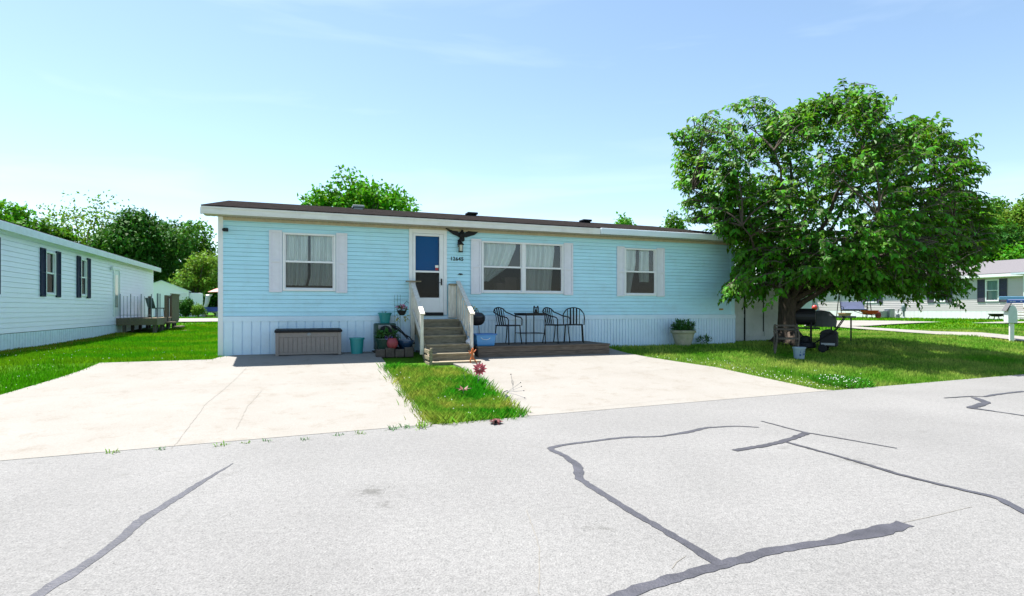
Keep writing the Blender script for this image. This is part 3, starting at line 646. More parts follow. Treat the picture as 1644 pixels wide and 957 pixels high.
# fittings on the front
ln = MB(); lu, lz = 5.41, 2.585
ln.box(lu - .05, lu + .05, -.035, -.008, lz - .02, lz + .16); ln.tube([(lu, -.03, lz + .12), (lu, -.11, lz + .14), (lu, -.11, lz + .10)], .012)
ln.lathe([(.02, .11), (.085, .04), (.085, .02), (.055, .02)], 8, (lu, -.11, lz)); ln.lathe([(.06, -.16), (.06, -.14), (.03, -.13)], 8, (lu, -.11, lz))
for j in range(4):
    q = math.pi / 4 + j * math.pi / 2; ln.tube([(lu + .055 * math.cos(q), -.11 + .055 * math.sin(q), lz - .15), (lu + .06 * math.cos(q), -.11 + .06 * math.sin(q), lz + .03)], .006, 4)
lant = ln.build('wall_lantern', M_BLACKM, home)
MB().lathe([(.045, -.135), (.05, .02)], 8, (lu, -.11, lz)).build('lantern_glass', mat('frosted_glass', (.62, .60, .48), .3), lant)
tx = bpy.data.curves.new('house_number', 'FONT'); tx.body = '12645'; tx.size = .125; tx.extrude = .004; tx.space_character = 1.12; tx.offset = .002
tmp_ = bpy.data.objects.new('number_curve', tx); COL.objects.link(tmp_); bpy.context.view_layer.update()
num_me = bpy.data.meshes.new_from_object(tmp_.evaluated_get(bpy.context.evaluated_depsgraph_get())); num_me.name = 'house_number'; bpy.data.objects.remove(tmp_)
to = bpy.data.objects.new('house_number', num_me); COL.objects.link(to); to.parent = home; to.location = (5.165, -.018, 2.225); to.rotation_euler = (R(90), 0, 0); num_me.materials.clear(); num_me.materials.append(M_BLACKM)
bl = MB(); bl.prism([(5.36, 1.88), (5.40, 1.905), (5.46, 1.90), (5.50, 1.88), (5.44, 1.865)], -.03, -.006); bl.build('door_bell', M_BLACKM, home)
fl = MB(); fl.box(.12, .20, -.07, -.01, 2.70, 2.77); fl.tube([(.16, -.06, 2.735), (.13, -.15, 2.72)], .04, 8); fl.build('flood_light', M_BLACKM, home)
ho = MB(); ho.box(13.45, 13.57, -.045, -.008, .985, 1.03); ho.build('hose_tap', mat('brass', (.3, .2, .06), .4, metal=.8), home)

# eagle over the lantern
eg_px = [(713, 366), (719, 369), (727, 371.5), (734, 372), (737, 374), (739.5, 372.5), (741, 370), (743, 370.5), (744, 373), (746, 374.5), (752, 372), (760, 373), (768, 373), (762, 377), (755, 378.5), (749, 380), (745.5, 380), (746, 384), (744, 385.5), (740, 385), (736, 384.5), (738, 380.5), (733, 378), (728, 376.5), (721, 372.5), (716, 369)]
eg = MB(); eg.prism([hl(x, 376 + (y - 376) * 1.25, -.05) for x, y in eg_px], -.022, .0)
e_o = empty('eagle_ornament', W(5.44, -.035, 2.88), TH, 'black metal eagle with spread wings mounted above the wall lantern', 'wall ornament')
eb = MB(); eb.v = [(x - 5.44, y, z - 2.88) for x, y, z in eg.v]; eb.f = eg.f
ego = eb.build('eagle_silhouette', M_BLACKM, e_o, bevel=.004); ego.name = 'spread_wings'
bd = MB(); bd.ball((0, -.03, -.02), .07, 12, (.8, .6, 1.3)); bd.ball((.02, -.05, .075), .035, 10, (1, 1.2, .9)); bd.build('body', M_BLACKM, e_o, smooth=True)

# ------------------------------------------------------------------ wooden steps
sx0, sx1 = 4.30, 5.29
zt = [.765, .585, .405, .22, .035, -.125]; run = .288; v0 = -.42
steps = empty('wooden_steps', W(4.86, -1.0, -.12), TH, 'weathered wooden entry steps with two slanted handrails below the storm door', 'steps')
def S(mb):
    o = MB(); o.v = [(x - 4.86, y + 1.0, z + .12) for x, y, z in mb.v]; o.f = mb.f; return o
for k, z in enumerate(zt):
    vf = v0 - run * k; w0, w1 = sx0, sx1
    if k == 5: w0, w1 = sx0 - .06, sx1 + .10
    back = -.04 if k == 0 else vf + run + .03
    nb = 3 if k == 0 else 2; wd_ = (back - vf) / nb
    t = MB()
    for j in range(nb): t.box(w0, w1, vf + wd_ * j + .003, vf + wd_ * (j + 1) - .003, z - .038, z)
    S(t).build('landing' if k == 0 else 'tread', M_WOOD, steps, bevel=.005)
    rz_ = MB(); zb_ = (zt[k + 1] if k < 5 else -.30)
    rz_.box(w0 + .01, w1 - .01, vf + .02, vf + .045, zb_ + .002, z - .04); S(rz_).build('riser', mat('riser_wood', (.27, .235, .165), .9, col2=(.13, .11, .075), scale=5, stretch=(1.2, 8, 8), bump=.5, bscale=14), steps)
for x in (sx0 - .02, sx1 + .02):
    s_ = MB(); pl = [(-.05, .70), (v0 + .02, .70)]
    poly = [(-.05, .72), (v0 + .03, .72), (v0 - 4 * run + .02, -.01), (v0 - 4 * run + .02, -.30), (v0 - 3.2 * run, -.30), (v0, .40), (-.05, .40)]
    n = len(poly); vs = [(x - .019, y, z) for y, z in poly] + [(x + .019, y, z) for y, z in poly]
    s_.add(vs, [tuple(range(n)), tuple(range(2 * n - 1, n - 1, -1))] + [(i, i + n, (i + 1) % n + n, (i + 1) % n) for i in range(n)])
    S(s_).build('stringer', M_WOOD, steps)
rails = {}
for sgn, x in ((-1, sx0 - .10), (1, sx1 + .06)):
    yl, yu = v0 - .83, -.16
    zl, zu = .98, 1.63
    p = MB(); p.box(x - .036, x + .036, yl - .036, yl + .036, -.0, zl - .01); S(p).build('post', M_WOODL, steps, bevel=.006)
    p = MB(); p.box(x - .045, x + .045, yu - .045, yu + .045, .10, zu - .01); S(p).build('post', M_WOODL, steps, bevel=.006)
    h = MB(); h.bar((x, yl - .10, zl - .085), (x, yu + .09, zu + .075), .105, .038); S(h).build('handrail', M_WOODL, steps, bevel=.006)
    h = MB(); h.bar((x, yl, zl - .06), (x, yu, zu - .06), .038, .085); h.bar((x, yl, .34), (x, yu, .99), .038, .085); S(h).build('rail', M_WOODL, steps, bevel=.004)
    for j in range(5):
        t = (j + .7) / 5.6; y = yl + (yu - yl) * t; z0_ = .34 + .65 * t; z1_ = zl - .07 + (zu - zl) * t
        bb = MB(); bb.box(x - sgn * .04 - .018, x - sgn * .04 + .018, y - .018, y + .018, z0_ - .03, z1_); S(bb).build('baluster', M_WOODL, steps)
wp_ = MB(); wp_.box(sx1 - .19, sx1 + .01, -.105, -.07, .80, 1.60); S(wp_).build('backing_board', M_WOODL, steps, bevel=.004)
wp_ = MB(); wp_.box(sx1 - .17, sx1 + .05, -.16, -.03, 1.60, 1.64); S(wp_).build('post_cap', M_WOOD, steps, bevel=.004)
wp_ = MB(); wp_.box(sx0 - .25, sx0 + .10, -.22, -.06, 1.665, 1.69); S(wp_).build('post_cap', M_WOOD, steps, bevel=.004)
for k in range(3):
    wq = MB(); zz = .10 - .13 * k; wq.box(sx0 - .085, sx0 - .055, v0 - 5.25 * run, v0 - 3.3 * run, zz - .04, zz + .04); S(wq).build('side_slat', M_WOOD, steps, bevel=.004)
wq = MB(); wq.box(sx0 - .055, sx0 - .012, v0 - 5.25 * run, v0 - 5.05 * run, -.34, .18); S(wq).build('side_post', M_WOOD, steps, bevel=.004)

# ------------------------------------------------------------------ low wooden platform and what stands on it
PZ = .15
plat = empty('wooden_platform', W(7.1, -.65, -.1), TH, 'low dark wooden platform along the front of the blue home', 'platform')
p0, p1, pv0, pv1 = 5.47, 8.93, -1.36, -.05
def Pm(mb):
    o = MB(); o.v = [(x - 7.1, y + .65, z + .1) for x, y, z in mb.v]; o.f = mb.f; return o
nb = 9; wd_ = (pv1 - pv0) / nb
dk = MB()
for j in range(nb): dk.box(p0, p1 + (.02 if j % 2 else 0), pv0 + wd_ * j + .004, pv0 + wd_ * (j + 1) - .004, PZ - .035, PZ)
Pm(dk).build('deck_boards', M_WOODD, plat, bevel=.004)
for za, zb in ((-.22, .005), (.01, PZ - .038)):
    q = MB(); q.box(p0 + .015, p1 - .015, pv0 + .02, pv0 + .06, za, zb); Pm(q).build('rim_board', M_WOODD, plat, bevel=.006)
for xa in (p1 - .055, p0 + .02):
    q = MB(); q.box(xa, xa + .035, pv0 + .065, pv1, -.22, PZ - .04); Pm(q).build('side_board', M_WOODD, plat)

def make_chair(loc, rz, label):
    c = empty('patio_chair', loc, rz, label, 'chair', 'black metal patio chairs on the platform')
    r = .015
    s = MB()                                           # seat, facing +x
    s.box(-.20, .22, -.225, .225, .455, .472)
    s.tube([(-.2, -.225, .455), (.22, -.23, .455), (.22, .23, .455), (-.2, .225, .455), (-.2, -.225, .455)], .013)
    s.build('seat', M_BLACKM, c)
    ar = []                                            # arched back sweeping forward into the arms
    N = 36
    for i in range(N + 1):
        t = i / N; a = math.pi * t
        y = -.255 * math.cos(a); h = math.sin(a)
        ar.append((-.21 - .09 * h ** .8, y, .60 + .30 * h ** .55))
    front = lambda s: [(.24, s * .26, .455), (.245, s * .265, .60), (.20, s * .27, .655), (.0, s * .27, .69), (-.13, s * .265, .74)]
    pts = front(-1) + ar[5:-5] + front(1)[::-1]
    b = MB(); b.tube(pts, r, 6); b.build('back_and_arms', M_BLACKM, c)
    for k in range(5):
        y = -.16 + .08 * k; h = math.sqrt(max(0, 1 - (y / .255) ** 2))
        sl = MB(); sl.bar((-.195, y * .95, .465), (-.21 - .09 * h ** .8, y, .60 + .30 * h ** .55), .008, .04 if k in (1, 2, 3) else .02, (0, 1, 0)); sl.build('slat', M_BLACKM, c)
    for x, y, xx, yy in ((.21, .22, .25, .25), (.21, -.22, .25, -.25), (-.19, .21, -.26, .235), (-.19, -.21, -.26, -.235)):
        l = MB(); l.tube([(x, y, .46), (x + (xx - x) * .3, y + (yy - y) * .4, .25), (xx, yy, 0.0)], r, 6); l.build('leg', M_BLACKM, c)
    return c
def on_plat(px, v, py=None): return hl(px, 500, v)[0]
chr1 = make_chair(W(on_plat(815, -.62), -.62, PZ), TH + R(-60), 'black metal patio chair left of the tall table')
make_chair(W(on_plat(893, -.62), -.62, PZ), TH + R(-62), 'black metal patio chair just right of the table, overlapping the end chair')
make_chair(W(on_plat(921, -.55), -.55, PZ), TH + R(-116), 'black metal patio chair at the right end of the platform')
tb = empty('patio_table', W(on_plat(851, -.6), -.6, PZ), TH + R(8), 'small square black patio table between the chairs', 'table')
t = MB(); t.box(-.30, .30, -.30, .30, .735, .765); t.build('table_top', M_BLACKM, tb, bevel=.006)
t = MB(); t.box(-.285, .285, -.285, .285, .70, .733); t.build('apron', M_BLACKM, tb)
for x in (-.27, .27):
    for y in (-.27, .27):
        l = MB(); l.tube([(x, y, .70), (x * 1.03, y * 1.03, 0)], .015, 6); l.build('leg', M_BLACKM, tb)
t = MB()
for s in (-1, 1): t.tube([(-.275, .275 * s, .26), (.275, .275 * s, .26)], .009); t.tube([(.275 * s, -.275, .26), (.275 * s, .275, .26)], .009)
t.build('stretcher', M_BLACKM, tb)
ml = empty('table_lantern', W(on_plat(860, -.6), -.62, PZ + .765), TH, 'small black candle lantern standing on the patio table', 'lantern')
t = MB(); t.box(-.055, .055, -.055, .055, 0, .02); t.box(-.055, .055, -.055, .055, .125, .145); t.box(-.06, -.035, -.02, .02, .145, .18); t.box(.035, .06, -.02, .02, .145, .18)
for x in (-.045, .045):
    for y in (-.045, .045): t.box(x - .01, x + .01, y - .01, y + .01, .02, .125)
t.build('lantern_frame', M_BLACKM, ml); t = MB(); t.lathe([(.028, .021), (.028, .09)], 10); t.build('candle', mat('dark_wax', (.05, .035, .03)), ml)

kg = empty('kettle_grill', W(hl(765, 500, -.75)[0], -.75, PZ), TH, 'round black kettle grill beside the right handrail of the steps', 'grill')
MB().lathe([(.02, .50), (.14, .515), (.22, .57), (.255, .66), (.26, .70)], 24).build('bowl', M_BLACKP, kg, smooth=True)
MB().lathe([(.265, .702), (.25, .76), (.17, .83), (.03, .85)], 24).build('lid', mat('lid_enamel', (.014, .02, .03), .3, spec=.4), kg, smooth=True)
h = MB(); h.tube([(-.06, -.03, .845), (-.05, -.03, .885), (.05, -.03, .885), (.06, -.03, .845)], .010); h.build('handle', M_BLACKM, kg)
for q in (40, 160, 280):
    l = MB(); l.tube([(.12 * math.cos(R(q)), .12 * math.sin(R(q)), .53), (.24 * math.cos(R(q)), .24 * math.sin(R(q)), 0)], .010); l.build('leg', M_STEEL, kg)
kg.scale = (.80, .80, .93)
tub = empty('storage_tub', W(hl(777, 545, -1.05)[0], -1.05, PZ), TH, 'open blue plastic storage tub on the platform edge beside the grill', 'tub')
def frust(mb, w0, d0, w1, d1, z0, z1):
    return mb.add([(-w0, -d0, z0), (w0, -d0, z0), (w0, d0, z0), (-w0, d0, z0), (-w1, -d1, z1), (w1, -d1, z1), (w1, d1, z1), (-w1, d1, z1)], [(0, 3, 2, 1), (0, 1, 5, 4), (1, 2, 6, 5), (2, 3, 7, 6), (3, 0, 4, 7)])
t = MB(); frust(t, .21, .15, .245, .18, 0, .28); t.build('tub_body', M_BLUEP, tub, bevel=.02, fix=False)
t = MB()
for a in (0,):
    t.box(-.265, .265, -.20, -.178, .255, .285); t.box(-.265, .265, .178, .20, .255, .285); t.box(-.265, -.243, -.178, .178, .255, .285); t.box(.243, .265, -.178, .178, .255, .285)
t.build('rim', mat('blue_rim', (.03, .16, .45), .4), tub, bevel=.006)
t = MB(); t.tube([(-.13, -.168, .20), (-.09, -.19, .165), (0, -.20, .15), (.06, -.19, .165), (.10, -.172, .19)], .005); t.build('handle', M_PETALW, tub)
bag = MB(); bag.ball((0, 0, .09), .1, 12, (.75, .7, .95)); bag.tube([(0, 0, .16), (.02, -.01, .21), (.05, -.02, .24)], [.04, .02, .035], 7)
bv = [(x + .012 * math.sin(40 * z + 9 * x), y + .012 * math.sin(37 * x + 5), z) for x, y, z in bag.v]; bag.v = bv
tag(bag.build('plastic_bag', mat('thin_white_plastic', (.72, .72, .78), .35, trans=.2), loc=W(hl(753, 548, -1.2)[0], -1.2, PZ), rz=TH), 'crumpled white plastic bag between the steps and blue tub', 'bag')

# orange climbing figure against the platform: one skinned body
def skinned(name, joints, edges, radii, m, loc, rz, sub=2):
    me = bpy.data.meshes.new(name); me.from_pydata(joints, edges, []); me.materials.append(m)
    o = bpy.data.objects.new(name, me); COL.objects.link(o); o.location = loc; o.rotation_euler = (0, 0, rz)
    sk_ = o.modifiers.new('skin', 'SKIN')
    if not me.skin_vertices: me.skin_vertices.new()
    for i, r_ in enumerate(radii): me.skin_vertices[0].data[i].radius = (r_, r_)
    me.skin_vertices[0].data[0].use_root = True
    sk_.use_smooth_shade = True
    s_ = o.modifiers.new('sub', 'SUBSURF'); s_.levels = sub; s_.render_levels = sub
    return o
fg = gt(758, 583)
fig = skinned('garden_figure', [(0, 0, .13), (.01, 0, .18), (.0, 0, .235), (.0, -.01, .285), (.06, .01, .25), (.10, .03, .30), (-.06, .0, .21), (-.08, -.02, .28), (-.05, -.02, .07), (-.04, -.03, .0), (.06, -.02, .06), (.10, -.04, .0), (.02, -.02, .335)],
              [(0, 1), (1, 2), (2, 3), (2, 4), (4, 5), (2, 6), (6, 7), (0, 8), (8, 9), (0, 10), (10, 11), (3, 12)], [.024, .022, .022, .024, .012, .010, .012, .010, .014, .011, .014, .011, .018], M_ORANGE, (fg.x, fg.y, fg.z), TH)
tag(fig, 'small orange long limbed garden figure leaning beside the bottom step', 'garden figure')

# ------------------------------------------------------------------ box and pots left of the steps
bx0, bx1, bv0, bv1 = hl(442, 571, -.62)[0], hl(548, 570, -.62)[0], -.62, -.08
box = empty('deck_box', W((bx0 + bx1) / 2, -.35, 0), TH, 'taupe resin deck box with black lid against the skirting', 'storage box')
hw = (bx1 - bx0) / 2
b = MB(); b.box(-hw + .03, hw - .03, -.25, .26, .02, .50); b.box(-hw + .025, hw - .025, -.262, -.25, .40, .50); b.box(-hw + .06, hw - .06, -.258, -.25, .02, .07)
n = 13; pw = (2 * hw - .14) / n
for k in range(n): b.box(-hw + .07 + pw * k + .006, -hw + .07 + pw * (k + 1) - .006, -.26, -.25, .075, .395)
b.build('box_body', M_TAUPE, box, bevel=.004)
for x in (-hw + .035, hw - .035):
    b = MB(); b.box(x - .035, x + .035, -.275, -.20, 0, .50); b.build('corner_post', M_TAUPE, box, bevel=.008)
b = MB(); b.box(-hw - .02, hw + .02, -.295, .275, .50, .555); b.add([(-hw - .01, -.285, .555), (hw + .01, -.285, .555), (hw + .01, .265, .575), (-hw - .01, .265, .575)], [(0, 1, 2, 3)]); b.build('lid', M_BLACKP, box, bevel=.015)
b = MB(); b.lathe([(.045, 0), (.045, .012), (.02, .016)], 14, (0, -.262, .45), Matrix.Rotation(R(90), 3, 'X')); b.build('latch', M_STEEL, box)

def bucket(name, label, loc, h, r0, r1, m, cat='bucket', rim=True, handle=False):
    t = empty(name, loc, TH, label, cat)
    MB().lathe([(r0, 0), (r1, h), (r1 - .008, h), (r0 - .008, .015), (.001, .015)], 22).build('bucket_body', m, t, smooth=False)
    if rim:
        q = MB(); q.lathe([(r1, h - .035), (r1 + .014, h - .035), (r1 + .014, h + .004), (r1 - .008, h + .004)], 22); q.build('rim', m, t)
    if handle:
        q = MB(); q.tube([(r1 * math.cos(a), -.02 - .25 * r1 * math.sin(a), h - .02 - .6 * r1 * math.sin(a)) for a in [math.pi * i / 10 for i in range(11)]], .004, 5); q.build('handle', M_STEEL, t)
    return t
bucket('bucket', 'teal plastic bucket on the ground right of the deck box', W(hl(573, 569, -.5)[0], -.5, 0), .36, .125, .155, M_TEAL)

def tuft(parent, name, m, c, n, ln, wd, spread=1.0, up=0.6, r=.05, droop=.5):
    """strap leaves arching out of a centre"""
    mb = MB()
    for _ in range(n):
        a = random.uniform(0, 2 * math.pi); l = ln * random.uniform(.55, 1.1); el = random.uniform(up, 1.4)
        d = Vector((math.cos(a) * math.cos(el) * spread, math.sin(a) * math.cos(el) * spread, math.sin(el)))
        s = Vector((-math.sin(a), math.cos(a), 0)) * wd * random.uniform(.7, 1.2) / 2
        p = Vector(c) + Vector((random.uniform(-r, r), random.uniform(-r, r), 0)); vs = []
        for i in range(5):
            t = i / 4; q = p + d * l * t + Vector((0, 0, -droop * l * t * t)); k = (1 - t ** 2) * (.6 + t)
            vs += [q - s * max(k, .06), q + s * max(k, .06)]
        mb.add(vs, [(2 * i, 2 * i + 1, 2 * i + 3, 2 * i + 2) for i in range(4)])
    return mb.build(name, m, parent, fix=False)
def leafy(parent, name, m, c, rx, rz, n, ln, wd, flat=.3):
    p = rnd_unit(n) * (RNG.random((n, 1)) ** .4) * np.array([[rx, rx, rz]]) + np.array([c])
    tip = rnd_unit(n) * .7 + (p - np.array([c])) / rx + np.array([[0, 0, flat]]); nor = rnd_unit(n) * .6 + np.array([[0, 0, 1.0]])
    V_, F_ = leaf_arrays(p, tip, nor, ln * (.6 + .7 * RNG.random(n)), wd * (.7 + .5 * RNG.random(n)))
    return np_mesh(name, V_, F_, m, parent)
cu = lambda px, v: hl(px, 540, v)[0]
# stone bed edging
ed = empty('bed_edging', W(cu(634, -.95), -.95, -.02), TH, 'low dark stone edging of the bed left of the steps', 'edging')
for k in range(4):
    q = MB(); q.box(-.42 + k * .21, -.42 + k * .21 + .2, -.07 + random.uniform(-.02, .02), .07, -.05, .15 + random.uniform(-.02, .02)); q.build('stone_block', M_STONE, ed, bevel=.02)
q = MB(); q.box(-.40, .42, .075, .85, -.05, .06); q.build('soil', mat('soil', (.04, .03, .022), .95, scale=15, bump=.5), ed)
# large dark tub with foliage
tb1 = empty('planter_tub', W(cu(621, -.65), -.65, .03), TH, 'large dark green planter tub beside the steps full of leaves', 'planter')
MB().lathe([(.17, 0), (.255, .28), (.275, .29), (.275, .32), (.25, .32), (.24, .29), (.001, .28)], 20).build('tub', M_DGREEN, tb1)
leafy(tb1, 'foliage', M_PLANT, (0, 0, .38), .25, .12, 140, .12, .055)
pf = leafy(tb1, 'blossom', mat('violet_petal', (.28, .16, .5), .6), (.02, -.22, .33), .09, .04, 26, .05, .045)
# hose reel cabinet behind it
hr = empty('hose_reel', W(cu(618, -.28), -.28, .06), TH, 'dark green hose reel box with hose loops against the skirting', 'hose reel')
t = MB(); t.box(-.24, .24, -.13, .2, .0, .62); t.build('cabinet', M_DGREEN, hr, bevel=.03)
t = MB(); t.lathe([(.0, 0), (.13, 0), (.13, .10), (.05, .10), (.05, .0)], 18, (-.02, -.20, .44), Matrix.Rotation(R(90), 3, 'X')); t.build('reel_drum', M_BLACKP, hr)
t = MB(); t.box(-.17, .13, -.145, -.131, .30, .585); t.build('reel_frame', M_STEEL, hr, bevel=.01)
hose = MB()
for k, (w, hgt) in enumerate(((.52, .48), (.47, .44), (.57, .40))):
    hose.tube([(.1 + .03 * k, -.15 - .02 * k, .58 - .02 * k), (.28, -.17, .53 - .04 * k), (.10 + w * .75, -.18 - .02 * k, .30), (.10 + w, -.17, .05 + .05 * k), (.35, -.16, -.02 + .04 * k), (.2, -.16, .05)], .013, 6)
hose.build('hose', M_BLACKP, hr, smooth=True)
# teal pot standing on the reel box
tp = empty('flower_pot', W(cu(618, -.22), -.22, .68), TH, 'teal plastic flower pot on top of the hose reel box', 'flower pot')
MB().lathe([(.105, 0), (.15, .22), (.165, .22), (.165, .245), (.14, .245), (.135, .2), (.001, .19)], 20).build('pot', M_TEAL, tp)
tuft(tp, 'sprig', M_PLANT, (0, 0, .2), 10, .25, .012, up=.9)
# round dusty red ornament pot and blue grey bowl
rb = empty('red_pot', W(cu(630, -.93), -.93, .13), TH, 'round dusty red pot resting on the edging stones', 'flower pot')
MB().lathe([(.07, 0), (.115, .05), (.125, .12), (.11, .18), (.085, .215), (.09, .23), (.075, .23), (.07, .2), (.001, .19)], 22).build('pot', M_RED, rb, smooth=True)
bb_ = empty('glazed_bowl', W(cu(651, -.55), -.55, .05), TH, 'dark blue glazed bowl planter next to the left stair rail', 'flower pot')
MB().lathe([(.10, 0), (.17, .14), (.20, .22), (.19, .235), (.17, .22), (.001, .2)], 20).build('bowl', mat('blue_glaze', (.03, .07, .15), .25), bb_, smooth=True)
t = MB(); t.ball((0, 0, .21), .15, 12, (1, 1, .35)); t.build('soil', mat('pebbly_soil', (.22, .25, .30), .9, scale=30, bump=.6), bb_)
# hanging basket on the rail
hb = empty('hanging_basket', W(hl(645, 495, -.75)[0], -.75, .98), TH, 'hanging basket of pink flowers on the left handrail', 'hanging basket')
MB().lathe([(.06, -.11), (.11, -.01), (.12, .0), (.1, .0), (.001, -.02)], 16).build('pot', M_BLACKP, hb)
leafy(hb, 'foliage', M_PLANT, (0, 0, .02), .12, .07, 90, .06, .035)
leafy(hb, 'blossom', M_PINK, (0, -.02, .06), .12, .06, 75, .045, .04)
leafy(hb, 'trailing_leaves', mat('yellow_green_leaf', (.28, .28, .06), .6), (-.10, -.05, -.17), .05, .09, 22, .06, .03, -.6)
leafy(hb, 'trailing_leaves', mat('yellow_green_leaf', (.28, .28, .06), .6), (.10, -.05, -.15), .06, .09, 26, .06, .03, -.6)
t = MB(); t.tube([(.0, 0, .0), (.06, .02, .15), (.12, .05, .21), (.17, .07, .17)], .006); t.build('hanger', M_BLACKM, hb)
# trellis
tr_ = empty('wire_trellis', W(cu(638, -.12), -.12, .05), TH, 'thin green wire trellis against the siding left of the steps', 'trellis')
t = MB()
for x in (-.07, 0, .07): t.tube([(x, 0, 0), (x, 0, 1.3)], .0035, 4)
for z in (.9, 1.05, 1.2): t.tube([(-.07, 0, z), (.07, 0, z)], .003, 4)
t.build('trellis_wires', mat('green_wire', (.03, .18, .14)), tr_)
# yellow flower pot hanging outside the right post
yp = empty('potted_plant', W(hl(758, 497, -.45)[0], -.45, .98 - .02), TH, 'small clump of pale yellow flowers above the kettle grill', 'plant')
leafy(yp, 'foliage', M_PLANT, (0, 0, .02), .11, .1, 40, .07, .035); leafy(yp, 'blossom', mat('pale_yellow_petal', (.55, .48, .18), .6), (.03, -.03, 0), .09, .09, 30, .05, .04)
t = MB(); t.tube([(0, .0, 0), (-.02, .02, -.4), (-.03, .02, -.81)], .006); t.build('stem', M_PLANT, yp)

# ------------------------------------------------------------------ urn by the right end and seedling
ug = hl(1095, 557, -.45)[0]
urn = empty('stone_urn', W(ug, -.5, -.03), TH, 'weathered stone urn planter holding long strap leaves', 'planter')
MB().lathe([(.19, 0), (.205, .02), (.25, .16), (.30, .34), (.315, .37), (.345, .385), (.35, .44), (.32, .455), (.30, .43), (.29, .40), (.001, .38)], 28).build('urn_bowl', M_URN, urn, smooth=False)
tuft(urn, 'strap_leaves', M_PLANT, (0, 0, .40), 170, .62, .024, up=.45, r=.2, droop=.5)
leafy(urn, 'foliage', M_PLANT, (0, 0, .54), .30, .16, 320, .12, .045)
sg = hl(1129, 552, -.25)[0]
se = empty('seedling_plant', W(sg, -.3, -.02), TH, 'small low green plant at the skirting right of the urn', 'plant')
leafy(se, 'foliage', M_PLANT, (0, 0, .12), .2, .11, 90, .11, .04)

# ------------------------------------------------------------------ shed behind the tree
shv = .75
s0, s1 = hl(1172, 500, shv)[0], hl(1258, 500, shv)[0]
shed = empty('storage_shed', W(s0, shv, 0), TH, 'pale weathered storage shed with double doors behind the big tree', 'shed')
sw = s1 - s0; SH = hl(1225, 456, shv)[1]
b = MB(); b.box(0, sw, 0, 2.2, -.12, SH); b.build('wall', M_SHED, shed)
dx = [hl(p, 500, shv)[0] - s0 for p in (1196, 1223.5, 1226, 1250)]
for a, c in ((dx[0], dx[1]), (dx[2], dx[3])):
    d_ = MB(); d_.box(a, c, -.035, -.005, hl(1210, 541, shv)[1] + .02, SH - .04)
    dr = d_.build('door', M_SHED, shed, bevel=.006)
    if a > dx[1]:
        q = MB(); q.box(a + .30, a + .315, -.05, -.036, 1.0, 1.18); q.build('handle', M_BLACKM, dr)
for px, zlo in ((1195, -.05), (1224.7, .28), (1251.5, -.02)):
    x = hl(px, 500, shv)[0] - s0; q = MB(); q.box(x - .022, x + .022, -.02, -.002, zlo, SH - .03); q.build('door_gap', M_BLACKP, shed)
q = MB(); q.box(0.01, sw - .01, -.02, -.002, .76, .80) if False else q.box(0.01, dx[0] - .05, -.018, -.002, .74, .85); q.build('band', M_SHED, shed)
gable(shed, -.12, sw + .12, -.14, 2.34, SH + .06, SH + .35, M_ROOFG, .05)
q = MB(); q.box(-.1, sw + .1, -.13, -.10, SH - .08, SH + .0); q.build('eave_board', M_SHED, shed)

# ------------------------------------------------------------------ white home on the left
L0 = Vector((-12.09, 13.43, 0.0)); LRZ = TH + R(90)
def plane_hit(org, xd, px, py):
    k = (px - CX) / F; s = (k * org.y - org.x) / (xd.x - k * xd.y); d = org.y + s * xd.y
    return s, 1.0 + (HY - py) / F * d - org.z
def LH(px, py): return plane_hit(L0, Vv, px, py)
lh = empty('mobile_home', L0, LRZ, 'white clapboard mobile home with navy shutters on the left', 'mobile home', None)
xe = LH(246, 480)[0]; xs = -4.0
zt_ = 2.93
lw = []
for (a, c, t_, b_) in ((72, 88, 404.5, 474), (128.5, 138, 416, 476)):
    lw.append((LH(a, t_)[0], LH(c, t_)[0], LH((a + c) / 2, b_)[1], LH((a + c) / 2, t_)[1]))
lw.insert(0, (LH(0, 400)[0] - 1.5, LH(0, 400)[0] - .42, lw[0][2], lw[0][3]))
ldr = (LH(181, 470)[0], LH(191, 470)[0], LH(186, 508)[1], LH(186, 431)[1])
lops = [(a + .02, b - .02, c + .02, d - .02) for a, b, c, d in lw + [ldr]]
w_ = clapboard(xs, xe, .42, zt_, lops, course=.125, lip=.014)
w_.add([(xe, 0, .0), (xe, 4.3, .0), (xe, 4.3, zt_), (xe, 0, zt_)], [(0, 1, 2, 3)])
w_.add([(xs, 0, .0), (xs, 4.3, .0), (xs, 4.3, zt_), (xs, 0, zt_)], [(3, 2, 1, 0)])
w_.add([(xs, 4.3, .0), (xe, 4.3, .0), (xe, 4.3, zt_), (xs, 4.3, zt_)], [(3, 2, 1, 0)])
w_.add([(xe, .0, zt_), (xe, 4.3, zt_), (xe, 2.15, zt_ + .3)], [(0, 1, 2)])
w_.build('wall', M_LSIDE, lh, fix=False)
k_ = ribs(xs, xe, -.1, .41, .16, .008); k_.build('skirting', mat('pale_blue_skirting', (.70, .80, .88), .5, grime=.1), lh, fix=False)
gable(lh, xs - .1, xe + .3, -.25, 4.55, 3.06, 3.32, M_SHING, .04)
q = MB(); q.box(xs - .1, xe + .3, -.275, -.235, zt_ - .10, 3.03); q.build('fascia', mat('bluish_white_paint', (.68, .73, .78), .5), lh, bevel=.006)
q = MB(); q.box(xs - .1, xe + .28, -.235, 0, zt_ - .03, zt_); q.build('soffit', M_WHITE, lh)
for px in (24, 139):
    x, _ = LH(px, 360); q = MB(); q.box(x - .25, x + .25, .9, 1.4, 3.05, 3.27); q.build('roof_vent', M_STEEL if px > 50 else M_BLACKP, lh, bevel=.02)
